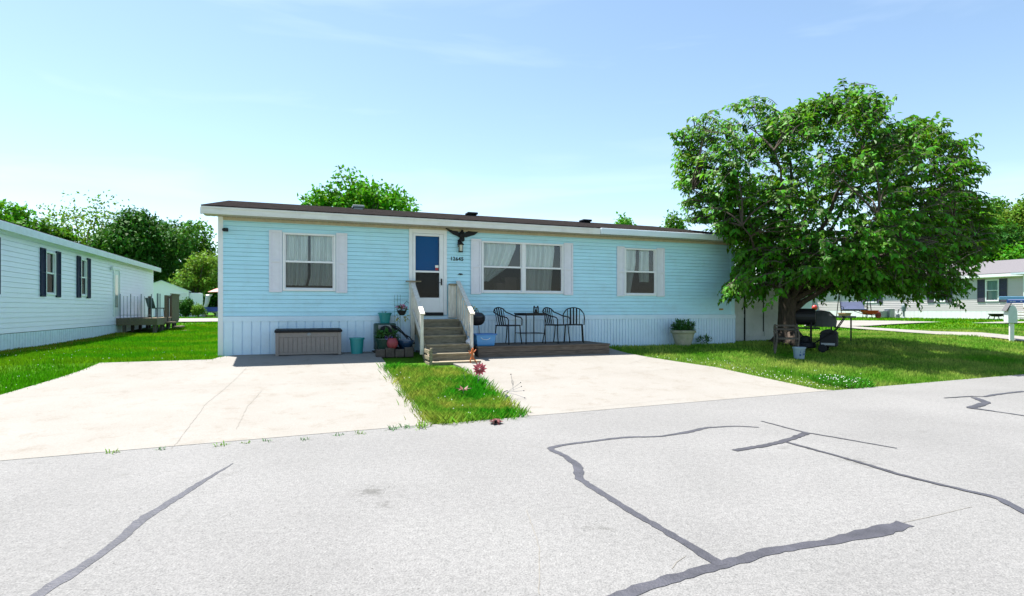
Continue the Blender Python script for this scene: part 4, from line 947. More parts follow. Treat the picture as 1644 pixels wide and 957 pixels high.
for i, (a, b, c, d) in enumerate(lw):
    window(lh, a, b, c, d, gm=M_GLASSD, fw=.05, curtains=[(const(a + .06), const(b - .06), c + .06, c + (d - c) * .34)] if i == 2 else None)
    wsh = .33
    shutter(lh, a - wsh - .02, a - .02, c - .05, d + .06, M_NAVYS); shutter(lh, b + .02, b + wsh + .02, c - .05, d + .06, M_NAVYS)
a, b, c, d = ldr
q = MB(); q.box(a, a + .08, -.04, .05, c, d); q.box(b - .08, b, -.04, .05, c, d); q.box(a + .08, b - .08, -.04, .05, d - .08, d); q.build('door_frame', M_WHITE, lh)
q = MB(); q.box(a + .085, b - .085, -.02, .03, c, d - .085); dl = q.build('door', mat('pale_door', (.60, .70, .74), .4), lh)
q = MB(); q.box(a + .2, b - .2, -.026, -.02, c + .35, d - .25); q.build('door_glass', mat('door_glazing', (.22, .34, .36), .12), dl)
q = MB(); q.box(a - .33, a - .22, -.10, -.01, d - .12, d + .03); q.build('porch_lamp', M_WHITE, lh, bevel=.02)

# wooden deck of the white home
DZ = .66; da = LH(186, 505)[0]; dlen = 4.2; dwid = 1.35
deck = empty('wooden_deck', L0 + Vv * da, LRZ, 'brown wooden deck with slatted rail at the white home', 'deck')
q = MB(); n = 16
for k in range(n): q.box(dlen / n * k + .004, dlen / n * (k + 1) - .004, -dwid, -.03, DZ - .04, DZ)
q.build('deck_boards', M_DECK, deck)
q = MB(); q.box(-.04, .0, -dwid, -.02, DZ - .27, DZ + .003); q.box(-.04, dlen, -dwid - .04, -dwid - .002, DZ - .27, DZ + .003); q.build('rim_board', M_DECK, deck)
for x in (.1, 1.3, 2.5, 3.7, 4.1):
    for y in (-dwid + .08, -.25):
        q = MB(); q.box(x - .05, x + .05, y - .05, y + .05, -.1, DZ - .04); q.build('post', M_WOODD, deck)
q = MB()
for x in (.4, 1.6, 2.8): q.bar((x, -dwid + .1, .05), (x + .5, -dwid + .1, DZ - .1), .04, .09)
q.build('brace', M_WOODD, deck)
def slat_rail(x0, y0, x1, y1, z0, z1, m, name):
    q = MB(); L = math.hypot(x1 - x0, y1 - y0); n = max(2, int(L / .125)); ang = math.atan2(y1 - y0, x1 - x0)
    Mx = Matrix.Translation((x0, y0, 0)) @ Matrix.Rotation(ang, 4, 'Z')
    for k in range(n): q.box(L / n * k + .008, L / n * (k + 1) - .008, -.012, .012, z0, z1, Mx)
    q.box(0, L, .013, .05, z1 - .1, z1 - .02, Mx); q.box(0, L, .013, .05, z0 + .05, z0 + .12, Mx); q.box(-.03, L + .03, -.05, .06, z1 + .002, z1 + .04, Mx)
    return q.build(name, m, deck)
slat_rail(2.6, -dwid - .06, 4.2, -dwid - .06, .5, DZ + 1.0, M_DECK, 'slat_rail')
slat_rail(4.2, -dwid - .06, 4.2, -.9, .5, DZ + .95, M_DECK, 'slat_rail')
q = MB(); q.box(1.9, 1.99, -dwid, -dwid + .09, DZ, DZ + .95); q.box(4.1, 4.19, -.3, -.21, DZ, DZ + .95); q.bar((1.95, -dwid + .04, DZ + .93), (2.6, -dwid + .04, DZ + .93), .09, .04); q.build('post', M_DECK, deck)
q = MB(); q.bar((1.75, -dwid - .06, .35), (1.95, -dwid - .06, 1.55), .03, .05); q.build('stair_rail', M_WOODD, deck)
for k in range(3):
    q = MB(); q.box(1.35, 2.45, -dwid - .32 - .27 * k, -dwid - .06 - .27 * k, DZ - .18 * (k + 1) - .05, DZ - .18 * (k + 1)); q.build('step', M_DECK, deck)
# white metal railing at the near edge
mr_ = MB()
for k in range(10):
    y = -.12 - (dwid - .3) * k / 9; mr_.tube([(.08, y, DZ), (.08, y, DZ + (.86 if k % 3 else .95))], .010 if k % 3 else .017, 5)
for x in (.9, 1.05, 1.4): rq_ = MB(); rq_.tube([(x, -dwid + .15, DZ), (x, -dwid + .15, DZ + 1.0)], .02, 5); rq_.build('railing_post', mat('aluminium_rail', (.16, .19, .23), .4, metal=.3), deck)
mr_.tube([(.08, -.12, DZ + .12), (.08, -dwid + .18, DZ + .12)], .008, 5)
mr_.build('metal_railing', mat('aluminium_rail', (.16, .19, .23), .4, metal=.3), deck)
dc = empty('deck_chair', L0 + Vv * (da + 3.2) - Uv * -.7 + Vector((0, 0, DZ)), TH + R(60), 'small green deck chair standing on the brown wooden deck', 'chair')
q = MB(); q.box(-.22, .22, -.22, .22, .38, .42); q.build('seat', mat('green_sling', (.03, .06, .035)), dc)
q = MB(); q.bar((0, .22, .40), (0, .36, .85), .42, .02, (0, 1, 0)); q.build('backrest', mat('green_sling', (.03, .06, .035)), dc)
for x in (-.2, .2):
    for y in (-.2, .2): q = MB(); q.tube([(x, y, .38), (x * 1.1, y * 1.1, 0)], .014, 5); q.build('leg', M_BLACKM, dc)

# ------------------------------------------------------------------ white gabled shed, shrubs and picnic spot far left
def tfoot(px, d): x = (px - CX) / F * d; return Vector((x, d, tz(x, d)))
sd_d = 47.0
M_LSHED = mat('white_metal_siding', (.88, .90, .95), .5, var=.05, scale=2)
ls = empty('storage_shed', tfoot(283, sd_d), R(28), 'white metal gabled shed beyond the wooden deck', 'shed')
b = MB(); b.box(-3.0, .9, 0, 5.0, -.3, 2.15); b.add([(-3.0, 0, 2.15), (.9, 0, 2.15), (-1.05, 0, 2.95), (-3.0, 5, 2.15), (.9, 5, 2.15), (-1.05, 5, 2.95)], [(0, 1, 2), (3, 5, 4)])
b.build('wall', M_LSHED, ls)
gable_m = mat('white_metal_roof', (.70, .78, .80), .4)
mbx = MB(); mbx.add([(-3.15, -.12, 2.12), (-1.05, -.12, 3.0), (-1.05, 5.1, 3.0), (-3.15, 5.1, 2.12), (1.05, -.12, 2.12), (1.05, 5.1, 2.12),
                     (-3.15, -.12, 2.06), (-1.05, -.12, 2.94), (-1.05, 5.1, 2.94), (-3.15, 5.1, 2.06), (1.05, -.12, 2.06), (1.05, 5.1, 2.06)],
        [(0, 1, 2, 3), (1, 4, 5, 2), (6, 9, 8, 7), (7, 8, 11, 10), (0, 6, 7, 1), (1, 7, 10, 4), (0, 3, 9, 6), (4, 10, 11, 5), (3, 2, 8, 9), (2, 5, 11, 8)]); mbx.build('roof', gable_m, ls)
b = MB(); b.box(-.1, .75, -.03, -.002, -.1, 1.95); b.build('door', M_WHITE, ls, bevel=.01)
b = MB(); b.box(.93, 1.9, .3, 4.4, -.3, 2.0); b.build('side_cabinet', M_LSHED, ls, bevel=.02)

um = empty('patio_umbrella', tfoot(358, 46), 0, 'pink patio umbrella standing in the yard far behind the white shed', 'umbrella')
q = MB(); q.lathe([(1.15, 2.0), (.6, 2.25), (.02, 2.42)], 8); q.build('canopy', mat('pink_canvas', (.70, .27, .25), .8), um)
q = MB(); q.tube([(0, 0, 0), (0, 0, 2.5)], .03); q.build('pole', M_STEEL, um)
pt = empty('picnic_table', tfoot(345, 45), R(10), 'low table under a blue cloth below the pink umbrella', 'table')
q = MB(); q.box(-1.0, 1.0, -.5, .5, .70, .78); q.add([(-1.02, -.52, .45), (1.02, -.52, .45), (1.02, -.52, .785), (-1.02, -.52, .785), (-1.02, .52, .45), (1.02, .52, .45), (1.02, .52, .785), (-1.02, .52, .785)], [(0, 1, 2, 3), (2, 6, 7, 3), (0, 3, 7, 4), (1, 5, 6, 2)]); q.build('tablecloth', mat('blue_cloth', (.05, .09, .32), .8), pt)
for x in (-.85, .85): q = MB(); q.bar((x, -.4, 0), (x, .4, .7), .07, .07); q.bar((x, .4, 0), (x, -.4, .7), .07, .07); q.build('leg', M_WOODD, pt)
cu_ = empty('closed_parasol', tfoot(327, 46), 0, 'folded white parasol leaning over its stand beside the shed', 'umbrella')
q = MB(); q.tube([(0, 0, .5), (.25, 0, 1.1), (.35, 0, 1.7), (.7, 0, 1.8)], [.1, .16, .2, .05], 8); q.build('folded_canopy', mat('off_white_canvas', (.7, .66, .66), .8), cu_)
q = MB(); q.tube([(.3, 0, 0), (.0, 0, .5), (.1, 0, .8)], .05, 6); q.box(.0, .6, -.3, .3, 0, .08); q.build('stand', mat('dark_red_wood', (.10, .04, .03)), cu_)
gb = empty('garden_bench', tfoot(338, 44.5), R(0), 'low pale garden bench on the lawn in front of the blue table', 'bench')
q = MB(); q.box(-.7, .7, -.2, .2, .36, .42); q.build('seat', M_GREYP, gb)
for x in (-.55, .55): q = MB(); q.box(x - .05, x + .05, -.17, .17, 0, .36); q.build('leg', M_GREYP, gb)

# ------------------------------------------------------------------ greige home on the right
Rr = Vector((30.6, 34.0, .40)); BRZ = TH - R(90); BX = -Vv
B0 = Vector((25.9, 46.5, .40)) + Vv * 3.0
def BH(px, py): return plane_hit(B0, BX, px, py)
bh = empty('mobile_home', B0, BRZ, 'greige clapboard mobile home with slate shutters and white skirting beyond the tree', 'mobile home')
bl_ = 24.0; bz = 2.62
bw = [(BH(1582, 470)[0], BH(1604, 470)[0], BH(1593, 484)[1], BH(1593, 449)[1])]
dz_ = bw[0][3] - bw[0][2]
for a, c in ((1500, 1518), (1388, 1408)):
    xa, xc = BH(a, 470)[0], BH(c, 470)[0]; bw.append((xa, xc, bw[0][2], bw[0][3]))
bops = [(a + .02, b - .02, c + .02, d - .02) for a, b, c, d in bw]
w_ = clapboard(0, bl_, .52, bz, bops, course=.13, lip=.014)
w_.add([(0, 0, -.2), (0, 5, -.2), (0, 5, bz), (0, 0, bz)], [(0, 1, 2, 3)]); w_.add([(bl_, 0, -.2), (bl_, 5, -.2), (bl_, 5, bz), (bl_, 0, bz)], [(3, 2, 1, 0)])
w_.add([(0, 5, -.2), (bl_, 5, -.2), (bl_, 5, bz), (0, 5, bz)], [(3, 2, 1, 0)])
w_.build('wall', M_BEIGE, bh, fix=False)
ribs(0, bl_, -.2, .515, .3, .006).build('skirting', M_WHITE, bh, fix=False)
gable(bh, -.3, bl_ + .3, -.3, 5.3, bz + .22, bz + 1.2, M_ROOFG, .05)
q = MB(); q.box(-.3, bl_ + .3, -.33, -.29, bz - .0, bz + .17); q.build('fascia', M_WHITE, bh); q = MB(); q.box(-.3, bl_ + .3, -.29, 0, bz - .03, bz); q.build('soffit', M_WHITE, bh)
for i, (a, b, c, d) in enumerate(bw):
    window(bh, a, b, c, d, gm=M_GLASSD, fw=.06, lower_screen=False, curtains=[(const(a + .08), const(b - .08), c + .06, d - .06)])
    shutter(bh, a - .44, a - .02, c - .04, d + .04, M_SLATE); shutter(bh, b + .02, b + .44, c - .04, d + .04, M_SLATE)
# covered porch with steps on the right, carport posts at the far left end
xp = BH(1668, 470)[0]
pch = empty('covered_porch', B0 + BX * xp, BRZ, 'white posted porch with brown steps behind the mailbox', 'porch')
q = MB(); q.box(0, 3.4, -1.5, -.03, .62, .72); q.build('porch_floor', M_WOOD, pch)
q = MB(); q.box(-.5, 3.6, -1.7, -.35, bz + .02, bz + .12); q.build('porch_roof', mat('pale_blue_porch', (.55, .64, .72), .5), pch)
for x in (.05, 1.6, 3.3): q = MB(); q.box(x - .06, x + .06, -1.46, -1.34, .72, bz + .02); q.build('porch_post', M_WHITE, pch)
for k in range(4): q = MB(); q.box(-.3 * (k + 1), -.3 * k - .01, -1.4, -.2, .6 - .16 * (k + 1) - .04, .6 - .16 * (k + 1)); q.build('step', M_WOOD, pch)
q = MB()
for k in range(12): q.box(.2 + k * .25, .23 + k * .25, -1.47, -1.44, .72, 1.5)
q.box(.05, 3.3, -1.48, -1.43, 1.5, 1.56); q.build('railing', M_WHITE, pch)
cpx = empty('carport', B0 + BX * .2 - Uv * .4, BRZ, 'white posted carport at the far end of the greige home', 'carport')
for x in (-3.5, -1.0, 1.0):
    q = MB(); q.box(x - .06, x + .06, -2.8, -2.68, -.2, 2.3); q.build('carport_post', M_WHITE, cpx)
q = MB(); q.box(-4.0, 1.3, -3.1, .3, 2.3, 2.45); q.build('carport_roof', M_GREYP, cpx)
q = MB(); q.box(-4.0, 1.3, .2, .3, -.2, 1.3); q.build('carport_wall', M_SHED, cpx)

# yard things in front of the greige home
def yard(name, label, cat, px, d, rz=BRZ, group=None): return empty(name, tfoot(px, d), rz, label, cat, group)
sw_ = yard('porch_swing', 'blue grey cushioned swing seat hanging in a dark frame', 'swing', 1371, 40, R(-12))
q = MB()
for x in (-.95, .95): q.tube([(x, -.55, 0), (x, 0, 1.75), (x, .55, 0)], .03, 6)
q.tube([(-.95, 0, 1.75), (.95, 0, 1.75)], .03, 6); q.build('swing_frame', M_BLACKM, sw_)
q = MB(); q.box(-.78, .78, -.3, .25, .50, .58); q.build('seat', M_BLACKM, sw_)
q = MB(); q.bar((0, .22, .62), (0, .45, 1.15), 1.5, .10, (0, 1, 0)); q.box(-.74, .74, -.28, .2, .581, .66); q.build('cushion', mat('blue_grey_cushion', (.17, .19, .30), .85), sw_, bevel=.02)
q = MB()
for x in (-.78, .78): q.tube([(x, -.28, .55), (x, -.30, .78), (x, .3, .82)], .022, 5); q.tube([(x, 0, .8), (x, 0, 1.75)], .01, 4)
q.build('hanger', M_BLACKM, sw_)
tc_ = yard('terracotta_planter', 'square terracotta planter at the foot of the swing seat', 'planter', 1356, 38)
q = MB(); frust(q, .22, .22, .27, .27, 0, .36); q.add([(-.25, -.25, .33), (.25, -.25, .33), (.25, .25, .33), (-.25, .25, .33)], [(0, 1, 2, 3)]); q.build('pot', mat('terracotta', (.36, .19, .11), .8), tc_, fix=False)
q = MB(); frust(q, .29, .29, .29, .29, .33, .38); q.build('rim', mat('terracotta', (.36, .19, .11), .8), tc_)
wb_ = yard('wheelbarrow', 'small red wheelbarrow resting on the grass beside the swing', 'wheelbarrow', 1396, 38.5, R(5))
q = MB(); frust(q, .30, .20, .48, .30, .28, .55); q.build('tray', mat('red_paint', (.45, .02, .02), .4), wb_, fix=False)
q = MB(); q.lathe([(.20, -.04), (.23, 0), (.20, .04)], 16, (.62, 0, .22), Matrix.Rotation(R(90), 3, 'X')); q.build('wheel', mat('red_wheel', (.28, .02, .02), .5), wb_)
q = MB(); q.tube([(.62, .2, .22), (-.2, .22, .27), (-.95, .25, .5)], .02, 5); q.tube([(.62, -.2, .22), (-.2, -.22, .27), (-.95, -.25, .5)], .02, 5); q.tube([(-.3, .22, .27), (-.35, .22, 0)], .02, 5); q.tube([(-.3, -.22, .27), (-.35, -.22, 0)], .02, 5); q.build('frame', M_BLACKM, wb_)
for px, h, lab in ((1417, .50, 'shorter grey metal air conditioner box against white skirting'), (1428, .66, 'taller grey metal air conditioner box against white skirting')):
    ac = yard('air_conditioner', lab, 'air conditioner', px, 41, BRZ, 'air conditioner boxes by the greige home')
    q = MB(); q.box(-.22, .22, -.25, .25, .04, h); q.build('cabinet', M_GREYP, ac, bevel=.015)
    q = MB()
    for k in range(int(h / .06) - 1): q.box(-.20, .20, -.262, -.251, .07 + k * .06, .10 + k * .06)
    q.build('louvres', M_STEEL, ac); q = MB(); q.box(-.24, .24, -.27, .27, 0, .038); q.build('base', M_STONE, ac)
lp = yard('yard_pump', 'grey yard pump with spout standing by the white skirting', 'pump', 1451, 40)
q = MB(); q.lathe([(.14, 0), (.10, .05), (.06, .1), (.06, .45), (.13, .5), (.15, .8), (.11, .92), (.05, 1.0), (.03, 1.15)], 12); q.build('pump_body', mat('dull_teal_grey', (.14, .18, .2), .5), lp)
q = MB(); q.tube([(-.1, 0, .7), (-.35, 0, .62), (-.42, 0, .35)], .035, 6); q.tube([(.03, 0, .95), (.3, 0, .6)], .02, 5); q.build('spout', M_STEEL, lp)
fp = yard('fire_pit', 'small black fire pit on legs by the porch steps', 'fire pit', 1600, 33)
q = MB(); q.lathe([(.02, .18), (.25, .2), (.38, .32), (.40, .36)], 16); q.build('bowl', M_BLACKM, fp)
for a in (45, 135, 225, 315): q = MB(); q.tube([(.3 * math.cos(R(a)), .3 * math.sin(R(a)), .28), (.42 * math.cos(R(a)), .42 * math.sin(R(a)), 0)], .025, 5); q.build('leg', M_BLACKM, fp)
wsn = yard('watering_can', 'grey watering can on the grass left of the yard pump', 'watering can', 1441, 39.5)
q = MB(); q.lathe([(.13, 0), (.12, .28), (.1, .3)], 14); q.build('can', M_STEEL, wsn); q = MB(); q.tube([(.1, 0, .08), (.26, 0, .3), (.32, 0, .38)], [.03, .02, .05], 8); q.build('spout', M_STEEL, wsn); q = MB(); q.tube([(-.1, 0, .05), (-.25, 0, .2), (-.1, 0, .35), (.05, 0, .3)], .012, 5); q.build('handle', M_STEEL, wsn)
rbm = yard('balloon', 'red round ball ornament on a stake behind the grill', 'ornament', 1308, 36)
q = MB(); q.ball((0, 0, 1.12 - .4), .17, 14); q.build('ball', mat('red_gloss', (.5, .03, .015), .3), rbm, smooth=True); q = MB(); q.tube([(0, 0, 0), (0, 0, .58)], .02); q.build('stake', M_BLACKM, rbm)
rbm.name = 'ball_ornament'

# mailbox
mg = gt(1624, 547)
mb_ = empty('mailbox', mg, R(-28), 'white mailbox on a white post with blue name plates', 'mailbox')
q = MB(); q.box(-.06, .06, -.06, .06, -.1, .60); q.build('post', M_WHITE, mb_, bevel=.01)
def arch_body(mb, w, h, y0, y1, zb):
    prof = [(-w, zb), (-w, zb + h * .5)] + [(-w * math.cos(a), zb + h * .5 + h * .5 * math.sin(a)) for a in [math.pi * i / 10 for i in range(1, 10)]] + [(w, zb + h * .5), (w, zb)]
    return mb.prism(prof, y0, y1)
q = MB(); arch_body(q, .115, .60, -.12, .42, .62); q.build('box_body', mat('mailbox_grey', (.55, .60, .60), .45, grime=.2), mb_, bevel=.01)
q = MB(); arch_body(q, .125, .62, -.15, -.121, .61); q.build('door', mat('mailbox_front', (.60, .68, .68), .4), mb_, bevel=.01)
q = MB(); q.add([(-.16, -.14, 1.02), (-.16, .45, 1.02), (-.02, .45, 1.30), (-.02, -.14, 1.30), (-.175, -.14, 1.03), (-.175, .45, 1.03), (-.03, .45, 1.32), (-.03, -.14, 1.32)], [(0, 1, 2, 3), (7, 6, 5, 4), (0, 4, 5, 1), (1, 5, 6, 2), (2, 6, 7, 3), (3, 7, 4, 0)]); q.build('side_flap', mat('dark_strip', (.12, .11, .11)), mb_)
q = MB(); q.box(-.16, .34, -.16, -.14, 1.30, 1.41); q.build('name_plate', mat('deep_blue_plate', (.02, .10, .45), .4), mb_, bevel=.008)
q = MB(); q.box(-.36, .42, -.13, -.11, 1.42, 1.53); q.build('name_plate', mat('pale_blue_plate', (.22, .48, .75), .4), mb_, bevel=.008)
q = MB()
for x0, x1, z0, z1 in ((-.08, -.02, 1.345, 1.36), (.0, .07, 1.345, 1.36), (.2, .24, 1.34, 1.375)): q.box(x0, x1, -.166, -.161, z0, z1)
q.build('lettering', M_WHITE, mb_)

# ------------------------------------------------------------------ under the tree
tree_b = gt(1266, 550)
def near(px, d): return tfoot(px, d)
ch = empty('rustic_chair', near(1263, 15.5), R(-15), 'old wooden twig armchair in front of the tree trunk', 'chair')
q = MB(); q.box(-.24, .24, -.2, .22, .38, .42); q.build('seat', M_WOODD, ch)
q = MB()
for z in (.62, .72): q.box(-.24, .24, .20, .225, z, z + .05)
q.build('backrest', M_WOODD, ch)
for x in (-.27, .27):
    q = MB(); q.tube([(x - .08, -.30, 0), (x - .03, -.22, .22), (x, -.18, .45), (x - .02, -.14, .66), (x - .06, -.20, .78)], .026, 6); q.build('leg', M_WOODD, ch)
    q = MB(); q.tube([(x, .24, 0), (x, .22, .75)], .024, 6); q.build('leg', M_WOODD, ch)
    q = MB(); q.tube([(x - .10, -.3, .60), (x - .02, 0, .62), (x, .24, .62)], .024, 6); q.build('armrest', M_WOODD, ch)
pb = bucket('bucket', 'white plastic bucket with blue print on the shaded grass', near(1283, 14.6), .30, .12, .145, mat('bucket_white', (.28, .36, .46), .4), rim=True, handle=True)
q = MB()
for k, (a, z, w, h) in enumerate(((-1.9, .16, .6, .07), (-1.5, .10, .5, .05), (-1.2, .18, .35, .05), (-2.2, .08, .3, .05))):
    q.add([(.1375 * math.cos(a + s * w / 2), .1375 * math.sin(a + s * w / 2), z + t * h) for s, t in ((-1, 0), (1, 0), (1, 1), (-1, 1))], [(0, 1, 2, 3)])
q.build('print', mat('blue_print', (.04, .10, .25)), pb, fix=False)
bg_ = empty('barrel_grill', near(1290, 17.3), R(-25), 'black barrel grill on tall legs right of the tree trunk', 'grill')
q = MB(); Mx = Matrix.Rotation(R(90), 3, 'Y'); q.lathe([(.22, -.32), (.25, -.30), (.25, .30), (.22, .32)], 20, (0, 0, .78), Mx); q.build('barrel', mat('sooty_black', (.02, .02, .024), .5, spec=.4), bg_, smooth=False)
q = MB(); q.lathe([(.05, .0), (.05, .32), (.06, .33)], 10, (-.12, 0, 1.02)); q.box(-.17, -.07, -.06, .06, 1.30, 1.33); q.build('chimney', M_BLACKM, bg_)
q = MB(); q.box(-.42, .42, -.36, -.22, .42, .47); q.build('shelf', M_BLACKM, bg_)
for x in (-.2, .2):
    for y in (-.2, .2): q = MB(); q.box(x - .02, x + .02, y - .02, y + .02, 0, .62); q.build('leg', M_BLACKM, bg_)
mw = empty('push_mower', near(1316, 16.0), R(-35), 'black push mower with rear grass bag in the tree shade', 'lawn mower')
q = MB(); q.lathe([(.26, .10), (.28, .14), (.25, .24), (.14, .28), (.13, .40), (.05, .44)], 18, (-.36, 0, 0)); q.build('mower_body', M_BLACKP, mw)
q = MB(); q.box(.02, .44, -.24, .24, .16, .50); q.prism([(0.0, .5), (.46, .5), (.40, .58), (.18, .64), (.06, .58)], -.23, .23); q.build('grass_bag', mat('black_fabric', (.018, .018, .02), .9), mw, bevel=.03)
q = MB(); q.box(.06, .40, -.256, -.243, .2, .26); q.build('bag_label', M_GREYP, mw)
for x in (-.52, .1):
    for y in (-.27, .27): q = MB(); q.lathe([(.09, -.03), (.11, -.025), (.11, .025), (.09, .03)], 14, (x, y, .11), Matrix.Rotation(R(90), 3, 'X')); q.build('wheel', M_BLACKP, mw)
q = MB()
for y in (-.25, .25): q.tube([(-.1, y, .25), (.40, y, .62), (.60, y, .95)], .016, 6)
q.tube([(.60, -.25, .95), (.58, -.22, 1.0), (.58, .22, 1.0), (.60, .25, .95)], .018, 6); q.build('handle', M_BLACKM, mw)
cg = empty('covered_grill', near(1318, 18.4), R(-20), 'grill under a grey rain cover behind the push mower', 'grill')
q = MB(); q.lathe([(.38, .45), (.40, .62), (.36, .78), (.22, .93), (.02, .98)], 16, (0, 0, 0), Matrix.Diagonal((1.15, .7, 1))); q.build('cover', mat('grey_cover', (.10, .11, .12), .7, bump=.4, bscale=9), cg, smooth=False)
q = MB(); q.box(.40, .95, -.25, .2, .74, .79); q.build('side_shelf', mat('blue_grey_shelf', (.10, .13, .2), .35), cg, bevel=.01)
for x in (-.3, .3, .85):
    q = MB(); q.box(x - .02, x + .02, -.02, .02, 0, .75); q.build('leg', M_BLACKM, cg)

# ------------------------------------------------------------------ garden stakes on the grass strip
def stake(pts, m, r=.0045): q = MB(); q.tube(pts, r, 5); return q
fb_ = gt(767, 624)
fl_ = empty('metal_flower', fb_, R(10), 'dusty red metal flower on a thin stake at the strip edge', 'garden stake')
hgt = 1.0 + (HY - 592) / F * fb_.y - fb_.z; hgt = max(.2, hgt)
stake([(0, 0, -.05), (.005, 0, hgt * .5), (.03, 0, hgt)], M_STEEL).build('stake', M_STEEL, fl_)
q = MB()
for ring, (n, l, w, y) in enumerate(((12, .135, .05, 0.0), (10, .10, .042, -.018), (7, .06, .03, -.034))):
    for k in range(n):
        a = 2 * math.pi * k / n + ring * .3; c_, s_ = math.cos(a), math.sin(a); l_ = l * random.uniform(.85, 1.1)
        P = lambda r_, t_, yy: (.03 + c_ * r_ - s_ * t_, y + yy, hgt + s_ * r_ + c_ * t_)
        q.add([P(.01, 0, 0), P(l_ * .55, -w / 2, -.012), P(l_, 0, .01), P(l_ * .55, w / 2, -.012)], [(0, 1, 2, 3)])
q.build('petals', mat('dusty_red_metal', (.42, .10, .115), .6, var=.35, scale=30, trans=.3), fl_, fix=False)
q = MB(); q.ball((0.02, -.01, hgt * .42), .012, 8); q.build('bead', M_BLACKM, fl_)
rb2 = gt(744, 640)
lil = empty('metal_lily', rb2, 0, 'rusty red metal lily lying low in the grass strip', 'garden stake')
q = MB()
for k in range(6):
    a = 2 * math.pi * k / 6; c_, s_ = math.cos(a), math.sin(a); l_ = .14
    q.add([(0, 0, .12), (c_ * .07 - s_ * .025, s_ * .07 + c_ * .025, .16), (c_ * l_, s_ * l_, .17 + .03 * s_), (c_ * .07 + s_ * .025, s_ * .07 - c_ * .025, .16)], [(0, 1, 2, 3)])
q.build('petals', mat('rust_orange', (.11, .022, .01), .6, var=.3), lil, fix=False)
stake([(0, 0, 0), (.0, 0, .12)], M_STEEL).build('stake', M_STEEL, lil)
gg = gt(796, 681)
gfl = empty('fallen_metal_flower', gg + Vector((0, 0, -.012)), R(20), 'dark rusty metal flower fallen at the road edge', 'garden ornament')
q = MB()
for ring, (n, l, z) in enumerate(((9, .125, .01), (7, .10, .035))):
    for k in range(n):
        a = 2 * math.pi * k / n + ring * .4; c_, s_ = math.cos(a), math.sin(a); l_ = l * random.uniform(.8, 1.1)
        q.add([(0, 0, z + .015), (c_ * l_ * .6 - s_ * .025, s_ * l_ * .6 + c_ * .025, z + .04), (c_ * l_, s_ * l_, z + random.uniform(0, .05)), (c_ * l_ * .6 + s_ * .025, s_ * l_ * .6 - c_ * .025, z + .035)], [(0, 1, 2, 3)])
q.build('petals', M_RUST, gfl, fix=False); q = MB(); q.ball((0, 0, .05), .022, 8); q.build('flower_centre', M_BLACKM, gfl)
wg = gt(812, 641)
wsp = empty('wind_spinner', wg, 0, 'toppled dark metal spinner with long bead tipped rods at the strip edge', 'garden ornament')
q = MB(); q.lathe([(.01, 0), (.055, .015), (.065, .05), (.05, .045), (.01, .02)], 14, (.01, 0, .0), Matrix.Rotation(R(50), 3, 'Y')); q.build('cup', M_STEEL, wsp)
q = MB(); q.tube([(-.02, 0, .0), (-.06, 0, .06), (-.03, 0, .12), (.03, 0, .14)], .006, 5); q.build('curl', M_BLACKM, wsp)
for (x, y, z) in ((.30, -.05, .03), (.29, .05, .13), (.25, .1, .19), (.24, .2, .24)):
    r_ = MB(); r_.tube([(.01, 0, .11), (x * .5, y * .5, .11 + (z - .1) * .4), (x, y, z)], .0028, 4); rr = r_.build('rod', M_STEEL, wsp)
    r_ = MB(); r_.ball((x, y, z), .009, 8); r_.build('bead', M_BLACKM, rr)
for px, py, hh, lab in ((748, 620, .22, 'thin bare metal stake with a bead near the steps'), (824, 628, .28, 'thin metal stake with a small wire leaf at the strip edge')):
    g_ = gt(px, py); s_ = empty('garden_stake', g_, 0, lab, 'garden stake')
    stake([(0, 0, 0), (-.01, 0, hh * .5), (-.04, 0, hh)], M_STEEL, .003).build('rod', M_STEEL, s_)
    q = MB(); q.ball((-.04, 0, hh + .008), .010, 8); q.build('bead', M_BLACKM, s_)
    if px > 800:
        q = MB(); q.tube([(0, 0, .1), (-.03, 0, .15), (-.02, 0, .2), (.01, 0, .16), (0, 0, .1)], .003, 4); q.build('wire_leaf', M_STEEL, s_)

